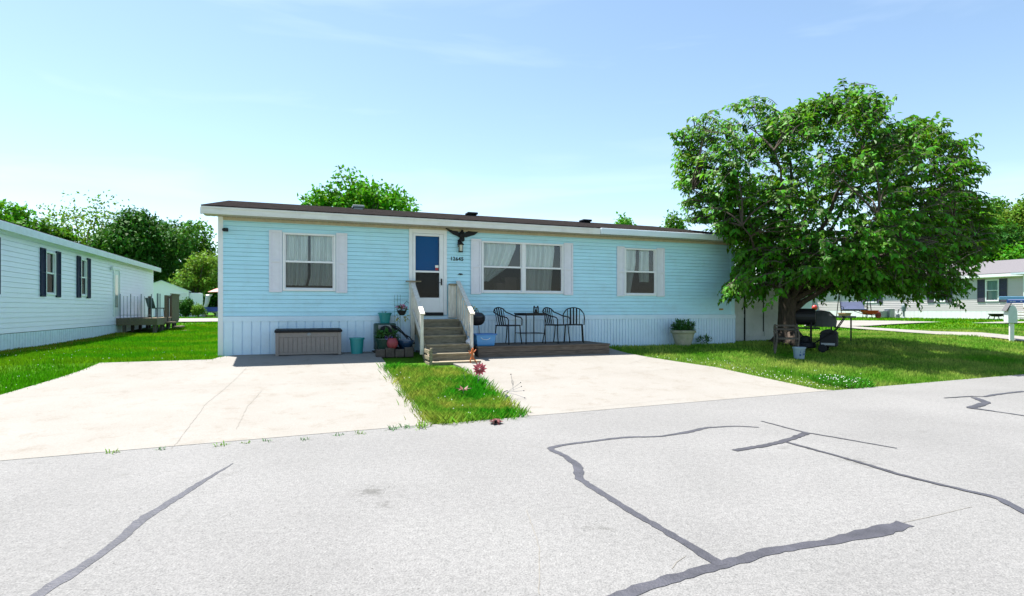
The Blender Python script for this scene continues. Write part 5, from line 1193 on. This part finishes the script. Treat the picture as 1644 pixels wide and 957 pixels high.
# ------------------------------------------------------------------ trees
def pip(poly, x, y):
    x = np.asarray(x); y = np.asarray(y); ins = np.zeros(x.shape, bool); n = len(poly)
    for i in range(n):
        x1, y1 = poly[i]; x2, y2 = poly[(i + 1) % n]
        c = ((y1 > y) != (y2 > y)) & (x < (x2 - x1) * (y - y1) / (y2 - y1 + 1e-12) + x1); ins ^= c
    return ins
def big_tree():
    base = Vector((tree_b.x, tree_b.y, tz(tree_b.x, tree_b.y)))
    root = empty('broadleaf_tree', base, 0, 'large broadleaf tree with spreading low crown at the right end of the blue home', 'tree')
    D0 = base.y
    sil = [(1078, 205), (1100, 182), (1135, 200), (1148, 165), (1185, 160), (1205, 182), (1235, 190), (1255, 170), (1290, 160), (1310, 150), (1332, 134), (1345, 158), (1372, 172), (1392, 160), (1408, 190), (1425, 215), (1455, 205), (1478, 188), (1490, 215), (1510, 238), (1545, 222), (1540, 250), (1530, 265), (1572, 275), (1545, 300), (1560, 330), (1590, 370), (1580, 410), (1545, 440), (1528, 485), (1500, 470), (1470, 480), (1440, 470), (1400, 478), (1372, 486), (1345, 478), (1320, 482), (1300, 470), (1275, 462), (1240, 458), (1205, 470), (1188, 492), (1160, 478), (1125, 470), (1150, 440), (1160, 410), (1150, 385), (1115, 372), (1098, 350), (1112, 335), (1088, 312), (1080, 298), (1098, 270), (1080, 262), (1098, 235)]
    s = D0 / F
    poly = [((x - CX) * s - base.x, 1.0 + (HY - y) * s - base.z) for x, y in sil]
    cx_, cz_ = 1.0, 3.75
    poly = [(cx_ + (a - cx_) * (.965 if a < cx_ else .845), cz_ + (b - cz_) * (.95 if b > cz_ else 1.0)) for a, b in poly]
    pa = np.array(poly); pang = np.arctan2(pa[:, 1] - cz_, pa[:, 0] - cx_)
    def rad(ang):
        out = np.zeros_like(ang)
        for i in range(len(poly)):
            p = pa[i] - [cx_, cz_]; q = pa[(i + 1) % len(poly)] - [cx_, cz_]; e = q - p
            dx, dz = np.cos(ang), np.sin(ang); den = dx * e[1] - dz * e[0]
            with np.errstate(all='ignore'):
                t = (p[0] * e[1] - p[1] * e[0]) / den; u_ = (p[0] * dz - p[1] * dx) / den
            ok = (t > 0) & (u_ >= -1e-6) & (u_ <= 1 + 1e-6); out = np.where(ok, np.maximum(out, t), out)
        return out
    def allowed(P):
        wx, wy, wz_ = P[:, 0] + base.x, P[:, 1] + base.y, P[:, 2] + base.z
        u, v = to_uv(wx, wy)
        inside = (u < LEN + .55) & (v > -.55) & (wz_ < 3.55 + np.clip(v, 0, 4.7) * .2)
        sh = (u > s0 - .3) & (u < s1 + .3) & (v > shv - .35) & (v < shv + 2.5) & (wz_ < SH + .6)
        low = wz_ < .95
        return ~(inside | sh | low)
    N = 4700
    ang = RNG.uniform(-math.pi, math.pi, N); R0 = rad(ang)
    rho = np.sqrt(RNG.random(N)); rho = np.where(RNG.random(N) < .42, .80 + .2 * RNG.random(N), rho)
    dm = 3.2 * np.sqrt(np.clip(1 - rho ** 2, 0, 1)) + .35
    w = RNG.uniform(-1, 1, N); w = np.sign(w) * np.abs(w) ** .6
    C = np.stack([cx_ + np.cos(ang) * rho * R0, w * dm, cz_ + np.sin(ang) * rho * R0], 1)
    # lower skirt only hangs near the picture side, the middle of the crown base is higher
    u_c, v_c = to_uv(C[:, 0] + base.x, C[:, 1] + base.y)
    bad = ~allowed(C) & (v_c > -.7) & (u_c < LEN + .7)
    C[:, 1] = np.where(bad & (RNG.random(len(C)) < .55), C[:, 1] - (v_c + .75 + .5 * RNG.random(len(C))) / math.cos(TH), C[:, 1])
    C = C[allowed(C)]
    hole = np.sin(C[:, 0] * 3.1 + 1.2 * np.sin(C[:, 2] * 2.3)) + np.sin(C[:, 2] * 3.7 + C[:, 1] * 1.9) + np.sin(C[:, 1] * 2.7 + C[:, 0] * 1.4 + 2)
    hi = (C[:, 2] - 2.2) / 4.0
    C = C[hole < 1.95 - 1.25 * np.clip(hi, 0, 1)]
    tips = [(1334, 132), (1190, 158), (1136, 182), (1290, 152), (1312, 150), (1393, 152), (1478, 184), (1548, 218), (1566, 270), (1080, 203), (1078, 262), (1076, 298), (1124, 466), (1186, 488), (1530, 492), (1592, 402), (1440, 205), (1100, 190), (1375, 170), (1510, 235), (1250, 172), (1596, 372)]
    SH_ = []
    for x, y in tips:
        e = np.array([(x - CX) * s - base.x, (-2.1 if y > 450 and x < 1250 else RNG.uniform(-.6, .4)), 1.0 + (HY - y) * s - base.z]); c0 = np.array([cx_, 0, cz_]); dv = c0 - e; dv /= np.linalg.norm(dv)
        for q in (.10, .38, .68, 1.0): SH_.append(e + dv * q + RNG.normal(size=3) * .05)
    for _ in range(110):
        x, y = RNG.uniform(1130, 1212), RNG.uniform(385, 480)
        if y > 470 - .0022 * (x - 1185) ** 2 * .4 + 18 or y < 470 - (x - 1118) * .95: continue
        e = np.array([(x - CX) * s - base.x, -.6, 1.0 + (HY - y) * s - base.z]); _, ve_ = to_uv(e[0] + base.x, e[1] + base.y)
        e[1] -= (ve_ + .8 + .7 * RNG.random()); SH_.append(e)
    lap = [(1092, 296), (1112, 330), (1098, 350), (1112, 372), (1146, 385), (1158, 412), (1250, 425), (1250, 315), (1180, 300)]
    for _ in range(240):
        x, y = RNG.uniform(1090, 1250), RNG.uniform(296, 425)
        if not bool(pip(lap, np.array([x]), np.array([y]))[0]): continue
        e = np.array([(x - CX) * s - base.x, -.6, 1.0 + (HY - y) * s - base.z]); _, ve_ = to_uv(e[0] + base.x, e[1] + base.y)
        e[1] -= (ve_ + .8 + .9 * RNG.random()); SH_.append(e)
    pxC, pyC = CX + (C[:, 0] + base.x) / s, HY - (C[:, 2] + base.z - 1.0) / s
    C = C[~((pxC > 1165) & (pxC < 1300) & (pyC > 450)) & ~((pxC >= 1300) & (pxC < 1490) & (pyC > 464 + 8 * np.sin(pxC * .09)))]
    SH_ = np.array(SH_); C = np.concatenate([C, SH_[allowed(SH_)]])
    # limbs
    T = MB()
    fork = Vector((-.02, .0, 1.25))
    T.tube([(-.02, 0, -.1), (0, 0, .05), (-.04, 0, .35), (-.06, 0, .8), fork, (-.03, .05, 1.6)], [.46, .36, .28, .24, .26, .16], 14)
    for a in range(6):
        q = a * 1.05 + .3; T.tube([(.22 * math.cos(q), .22 * math.sin(q), .28), (.42 * math.cos(q), .42 * math.sin(q), .04), (.62 * math.cos(q), .62 * math.sin(q), -.08)], [.12, .1, .05], 7)
    nodes = []
    aims = [(-3.0, -.6, 4.6), (-2.6, 1.2, 6.0), (-1.2, -1.8, 5.4), (.3, .5, 7.0), (1.8, -1.2, 6.2), (3.2, .6, 5.6), (4.0, -.5, 3.9), (3.4, -2.2, 3.1), (.8, -3.0, 3.4), (-2.2, -2.0, 3.2), (2.0, 2.6, 4.8), (-1.0, 2.8, 4.8), (4.2, .8, 2.7), (-2.3, -1.9, 1.75), (1.9, -1.6, 2.3)]
    for k, a in enumerate(aims):
        a = Vector(a); st = fork + Vector((0, 0, random.uniform(-.15, .25))); pts = []
        if k == 14: st = Vector((.1, 0, .95))
        b1 = st + (a - st) * .3 + Vector((0, 0, .35 if a.z > 3 else .25)); n = 9
        for i in range(n + 1):
            t = i / n; p = st * (1 - t) ** 2 + b1 * 2 * t * (1 - t) + a * t * t + Vector((random.uniform(-1, 1), random.uniform(-1, 1), random.uniform(-1, 1))) * .10 * t
            pts.append(p)
        rs = [.085 * (1 - i / n) ** .9 + .013 for i in range(n + 1)]; T.tube(pts, rs, 8)
        nodes += [(p, rs[i]) for i, p in enumerate(pts) if i > 2]
    # second order limbs towards random crown spots
    NP = np.array([tuple(p) for p, _ in nodes])
    idx = RNG.choice(len(C), 230, replace=False); sub = []
    for i in idx:
        c = C[i]; d = np.linalg.norm(NP - c, axis=1); j = int(np.argmin(d + .4 * (NP[:, 2] > c[2] + .3)))
        if d[j] < .25 or d[j] > 3.2: continue
        a = Vector(NP[j]); b = Vector(c); m = (a + b) / 2 + Vector((random.uniform(-.2, .2), random.uniform(-.2, .2), .16 * d[j]))
        pts = [a * (1 - t) ** 2 + m * 2 * t * (1 - t) + b * t * t for t in (0, .2, .4, .6, .8, 1)]
        T.tube(pts, [.024 * (1 - t) + .006 for t in (0, .2, .4, .6, .8, 1)], 5, cap=False); sub += [tuple(p) for p in pts[2:]]
    T.build('trunk', M_BARK, root, smooth=True, fix=False)
    # twigs with drooping leaves
    ALL = np.concatenate([NP, np.array(sub)]); Tw = MB(); lc = []; lt = []; lnr = []; ll = []
    cen = np.array([cx_, 0, cz_ - .6])
    for c in C:
        d = np.linalg.norm(ALL - c, axis=1); j = int(np.argmin(d)); src = ALL[j]
        out = c - cen; out /= np.linalg.norm(out); out = out + RNG.normal(size=3) * .35; out[2] *= .75; out /= np.linalg.norm(out)
        L = RNG.uniform(.35, .85); p0 = c - out * L * .75
        if d[j] < 1.6 and RNG.random() < .55:
            Tw.tube([src, (src + p0) / 2 + np.array([0, 0, .06]), p0], [.012, .008, .005], 4, cap=False)
        pts = [p0 + out * L * t + np.array([0, 0, .08 * math.sin(t * 2.2) - .28 * L * t * t]) for t in (0, .33, .66, 1)]
        Tw.tube(pts, [.010, .008, .006, .004], 3, cap=False)
        n = int(RNG.integers(11, 19))
        for k in range(n):
            t = (k + .7) / n; q = min(2, int(t * 3)); f = t * 3 - q; p = pts[q] * (1 - f) + pts[q + 1] * f
            sd = np.cross(out, [0, 0, 1]); sd /= max(np.linalg.norm(sd), 1e-3); sg_ = 1 if k % 2 else -1
            tip = out * .45 + sd * sg_ * RNG.uniform(.3, .9) + np.array([0, 0, -RNG.uniform(.25, 1.1)]) + RNG.normal(size=3) * .2
            lc.append(p); lt.append(tip); lnr.append(np.array([0, 0, .9]) + out * .7 + RNG.normal(size=3) * .35); ll.append(RNG.uniform(.09, .21))
    lc = np.array(lc); lt = np.array(lt); lnr = np.array(lnr); ll = np.array(ll)
    ok = allowed(lc + lt / np.linalg.norm(lt, axis=1, keepdims=True) * ll[:, None] * .5)
    V_, F_ = leaf_arrays(lc[ok], lt[ok], lnr[ok], ll[ok], ll[ok] * RNG.uniform(.48, .62, ok.sum()))
    np_mesh('crown', V_, F_, M_LEAF, root)
    Tw.build('twigs', M_BARKG, root, fix=False)
big_tree()

def bg_tree(label, px, d, top_px, width_px, m, bottom_px=None, dens=1.0, leaf=.34, airy=0.0, lobes=16, group='trees beyond the homes', name='leafy_tree', cat='tree', trunk_m=None, asp=1.0):
    g = tfoot(px, d); h = 1.0 + (HY - top_px) / F * d - g.z; wd = width_px / F * d / 2
    zb = h * .18 if bottom_px is None else max(.0, 1.0 + (HY - bottom_px) / F * d - g.z)
    root = empty(name, g, 0, label, cat, group); rz = (h - zb) / 2; zc = zb + rz
    cs = []; rs = []
    for _ in range(lobes):
        v = RNG.normal(size=3); v /= np.linalg.norm(v); k = RNG.uniform(.35, .78)
        cs.append([v[0] * wd * k, v[1] * wd * k * asp, zc + v[2] * rz * k]); rs.append(RNG.uniform(.30, .52))
    cs.append([0, 0, zc]); rs.append(.5); cs = np.array(cs); rs = np.array(rs)
    n = int(min(26000, 105 * dens * (wd * wd + wd * rz) / leaf ** 2 * .55) * (1 - airy * .5))
    pick = RNG.integers(0, len(cs), n); dr = rnd_unit(n); rr = RNG.random(n) ** (.33 if airy == 0 else .25)
    sc = np.stack([np.full(n, wd), np.full(n, wd * asp), np.full(n, rz)], 1) * rs[pick][:, None]
    p = cs[pick] + dr * rr[:, None] * sc
    clump = RNG.normal(size=(n, 3)) * leaf * .5; p = p + clump
    if airy > 0:
        f = np.sin(p[:, 0] * 2.3 + 1.7) + np.sin(p[:, 2] * 2.9 + p[:, 1]) + np.sin(p[:, 1] * 2.1 + p[:, 0] * 1.3)
        p = p[f > (-.9 + 1.6 * airy)]; dr = dr[:len(p)]
    p = p[p[:, 2] > .15]; n = len(p)
    nor = dr[:n] * .8 + rnd_unit(n) * .6 + np.array([[0, 0, .6]]); tip = rnd_unit(n) + np.array([[0, 0, -.25]])
    V_, F_ = leaf_arrays(p, tip, nor, leaf * RNG.uniform(.6, 1.3, n), leaf * RNG.uniform(.4, .75, n))
    T = MB(); tr_r = max(.06, h * .022)
    T.tube([(0, 0, -.3), (.02 * h, 0, zb * .6 + .2), (0, 0, zc)], [tr_r * 1.3, tr_r, tr_r * .5], 8)
    for i in range(0, len(cs), 1 if airy else 2):
        a = Vector((0, 0, zb * .7 + .2 * (zc - zb) * random.random())); b = Vector(cs[i]); mdl = (a + b) / 2 + Vector((0, 0, -.1 * wd)); 
        T.tube([a * (1 - t) ** 2 + mdl * 2 * t * (1 - t) + b * t * t for t in (0, .3, .6, 1)], [tr_r * .5, tr_r * .35, tr_r * .22, tr_r * .08], 5, cap=False)
    if cat == 'tree':
        np_mesh('crown', V_, F_, m, root); T.build('trunk', trunk_m or M_BARKG, root, smooth=True, fix=False)
    else:
        np_mesh('foliage', V_, F_, m, root); T.build('stem', trunk_m or M_BARKG, root, smooth=True, fix=False)
    return root
bg_tree('bright green tree rising behind the roof of the blue home', 578, 34, 284, 178, M_LEAF_B, 372, 1.0, .30, .25, 22)
bg_tree('small round tree top showing over the right part of the blue roof', 1002, 56, 342, 56, M_LEAF_B, 420, 1.0, .38, 0, 9)
bg_tree('bushy tree top between the blue roof end and the big tree', 1092, 52, 344, 66, M_LEAF_M, 430, 1.0, .36, 0, 10)
bg_tree('green tree at the far left above the white roof', 18, 46, 326, 150, M_LEAF_B, 430, 1.0, .36, .1, 16)
bg_tree('bushy tree lower between the far left tree and the airy tree', 88, 50, 348, 110, M_LEAF_M, 440, 1.0, .38, .25, 14)
bg_tree('tall airy tree with bare limbs showing above the white roof', 142, 55, 306, 150, M_LEAF_P, 440, .34, .34, .62, 26)
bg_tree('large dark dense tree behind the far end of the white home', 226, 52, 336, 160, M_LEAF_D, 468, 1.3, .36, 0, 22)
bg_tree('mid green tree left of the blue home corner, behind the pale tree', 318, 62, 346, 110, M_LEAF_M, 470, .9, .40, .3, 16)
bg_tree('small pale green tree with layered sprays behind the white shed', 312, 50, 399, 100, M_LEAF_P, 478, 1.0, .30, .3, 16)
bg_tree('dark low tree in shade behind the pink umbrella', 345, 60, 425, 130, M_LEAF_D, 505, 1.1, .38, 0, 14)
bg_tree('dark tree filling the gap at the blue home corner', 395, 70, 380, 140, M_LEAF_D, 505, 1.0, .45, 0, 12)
for k, (px, top, w, d, m, lab) in enumerate((
        (1545, 318, 150, 66, M_LEAF_M, 'dark green wood tree directly behind the right edge of the big crown'),
        (1600, 308, 120, 72, M_LEAF_M, 'tallest wood tree at the top of the right hand treeline'),
        (1650, 302, 120, 64, M_LEAF_P, 'yellow green wood tree at the right edge of the picture'),
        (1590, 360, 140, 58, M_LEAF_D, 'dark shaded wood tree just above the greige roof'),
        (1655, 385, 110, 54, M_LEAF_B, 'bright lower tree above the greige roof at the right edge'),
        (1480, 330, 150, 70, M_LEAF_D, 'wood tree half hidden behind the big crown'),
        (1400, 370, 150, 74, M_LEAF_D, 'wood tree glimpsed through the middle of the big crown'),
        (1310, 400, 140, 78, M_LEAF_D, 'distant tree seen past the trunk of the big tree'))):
    bg_tree(lab, px, d, top, w, m, 505, 1.1, .42, 0, 18)
bg_tree('round dark green shrub in front of the white shed', 298, 43, 478, 26, M_LEAF_D, 508, 1.4, .14, 0, 12, None, 'round_shrub', 'shrub')
bg_tree('small yellow green shrub right of the round dark shrub', 318, 43, 489, 22, M_LEAF_P, 508, 1.4, .13, 0, 10, None, 'low_shrub', 'shrub')

# ------------------------------------------------------------------ grass
HOUSE_R = (-.02, LEN + .02, -.02, DEP)
def grassy(x, y):
    u, v = to_uv(x, y); ok = v > road_v(u) + .02
    ok &= ~((u > -.02) & (u < LEN) & (v > -.28) & (v < DEP))
    ok &= ~((u > s0) & (u < s1) & (v > shv - .18) & (v < shv + 2.2))
    for poly in (left_drive, right_drive, street, fdr, fwalk, lstreet): ok &= ~pip([(p[0], p[1]) for p in poly], x, y)
    dx, dy = x - L0.x, y - L0.y; ul = -(dx * Uv.x + dy * Uv.y); vl = dx * Vv.x + dy * Vv.y
    ok &= ~((ul > -.03) & (ul < 4.3) & (vl > -4) & (vl < xe))
    ok &= ~((ul > -dwid) & (ul < 0) & (vl > da) & (vl < da + dlen))
    return ok
def blades(name, region, n, hgt, wid, m, bias=1.5, extra=None, lean=.45, ragged=.05):
    """region: (xmin, xmax, ymin, ymax); more blades near the camera"""
    x0, x1, y0, y1 = region; got = []; tot = 0
    while tot < n:
        k = n * 2; y = RNG.random(k); a = 1 - bias
        y = (y0 ** a + y * (y1 ** a - y0 ** a)) ** (1 / a); x = RNG.uniform(x0, x1, k)
        jx, jy = RNG.normal(size=k) * ragged, RNG.normal(size=k) * ragged
        vis = (np.abs(x / y) < 1.08) & grassy(x + jx, y + jy)
        if extra is not None: vis &= extra(x, y)
        got.append(np.stack([x[vis], y[vis]], 1)); tot += int(vis.sum())
        if len(got) > 60: break
    P = np.concatenate(got)[:n]; n = len(P); d = np.hypot(P[:, 0], P[:, 1])
    z = terr(P[:, 0], P[:, 1]) - .03
    nz_ = np.sin(P[:, 0] * 1.9) * np.sin(P[:, 1] * 2.3 + 1) * .25 + 1
    h = hgt * RNG.uniform(.5, 1.25, n) * nz_ + .02; w = wid * np.maximum(1, d / 16) * RNG.uniform(.7, 1.3, n)
    a = RNG.uniform(0, 2 * math.pi, n); b = RNG.uniform(0, 2 * math.pi, n); l = lean * RNG.random(n)
    c = np.stack([P[:, 0], P[:, 1], z], 1); s = np.stack([np.cos(a), np.sin(a), np.zeros(n)], 1) * w[:, None] / 2
    t = np.stack([np.cos(b) * l * h, np.sin(b) * l * h, h], 1)
    Vt = np.stack([c - s, c + s, c + t * .6 + s * .7, c + t * np.array([1.3, 1.3, 1])], 1).reshape(-1, 3)
    return tag(np_mesh(name, Vt, np.arange(len(Vt)).reshape(-1, 4)[:, [0, 1, 2, 3]], m), kind='stuff')
in_strip = lambda x, y: (to_uv(x, y)[0] > 2.2) & (to_uv(x, y)[0] < 5.3) & (to_uv(x, y)[1] < -.9)
blades('lawn_grass', (-16, -2, 4.5, 34), 95000, .055, .011, M_BLADE, 1.7, lambda x, y: (to_uv(x, y)[0] < 1.5))
blades('lawn_grass', (1, 24, 7, 24), 130000, .055, .011, M_BLADE_Y, 1.6, lambda x, y: to_uv(x, y)[0] > 7)
blades('far_lawn_grass', (-45, 60, 24, 50), 70000, .07, .022, M_BLADE, 1.2)
blades('strip_grass', (-3.5, 1.2, 6.2, 11.6), 24000, .115, .010, M_BLADE_S, 1.1, in_strip, .8, .09)
def by_white_home(x, y):
    dx, dy = x - L0.x, y - L0.y; ul = dx * Uv.x + dy * Uv.y; vl = dx * Vv.x + dy * Vv.y
    return (ul > .0) & (ul < .25 + .5 * RNG.random(np.shape(x))) & (vl > -4) & (vl < da)
blades('dry_grass', (-17, -8, 9, 24), 5000, .06, .014, blade_mat('straw_blade', (.20, .20, .02), (.34, .24, .04), .9, .5), 1.3, by_white_home)
# clover heads in the lawns and weeds in the joints
def clover(name, region, n, extra, r=.014, hz=.05):
    x0, x1, y0, y1 = region; x = RNG.uniform(x0, x1, n * 30); y = RNG.uniform(y0, y1, n * 30)
    ok = grassy(x, y) & extra(x, y); x, y = x[ok][:n], y[ok][:n]; mb = MB()
    for a, b in zip(x, y):
        k = r * random.uniform(.7, 1.3); z = tz(a, b) + hz * random.uniform(.6, 1.1)
        mb.add([(a - k, b, z), (a, b - k, z), (a + k, b, z), (a, b + k, z), (a, b, z + k), (a, b, z - k)], [(0, 1, 4), (1, 2, 4), (2, 3, 4), (3, 0, 4), (1, 0, 5), (2, 1, 5), (3, 2, 5), (0, 3, 5)])
    return tag(mb.build(name, M_PETALW, fix=False), kind='stuff')
edge = lambda x, y: RNG.random(x.shape) < np.exp(-np.abs(pd(x, y, d2r, d2p)) / .5)
def pd(x, y, a, b):
    ex, ey = b[0] - a[0], b[1] - a[1]; return ((x - a[0]) * ey - (y - a[1]) * ex) / math.hypot(ex, ey)
clover('clover_heads', (2, 9, 7.5, 14), 150, edge, .008)
cl = gt(1352, 616)
clover('clover_heads', (cl.x - .8, cl.x + .5, cl.y - .4, cl.y + .6), 60, lambda x, y: np.hypot((x - cl.x) * 1.2, y - cl.y) < .55 + 0 * x, .010, .10)
blades('clover_patch', (cl.x - .9, cl.x + .6, cl.y - .6, cl.y + .7), 3500, .10, .03, mat('clover_leaf', (.05, .22, .012), .6, island=.4, trans=.2, spec=.1), 1.2, lambda x, y: np.hypot((x - cl.x) * 1.1, y - cl.y) < .55, .9)
clover('clover_heads', (-15, -5, 7, 14), 140, lambda x, y: to_uv(x, y)[0] < 0, .007)
clover('clover_heads', (-2.5, .6, 6.5, 11), 30, in_strip, .008, .09)
for k, (px, py, s) in enumerate(((675, 687, 1.0), (632, 690, .75), (577, 697, .4), (490, 707, .3), (352, 716, .55), (258, 722, .35), (180, 728, .45), (545, 700, .35), (395, 712, .25), (650, 688, .7), (845, 664, .6), (430, 709, .3))):
    g_ = gt(px, py); wd_o = empty('joint_weed', g_, 0, 'tuft of green weed growing in the joint between driveway and road', 'weed', 'weeds in the joint between driveway and road')
    tuft(wd_o, 'blades', M_PLANT if k % 2 else M_LEAF_P, (0, 0, -.01), int(14 + 22 * s), .05 + .13 * s, .010 + .006 * s, up=.25, r=.03 + .05 * s, droop=.4)
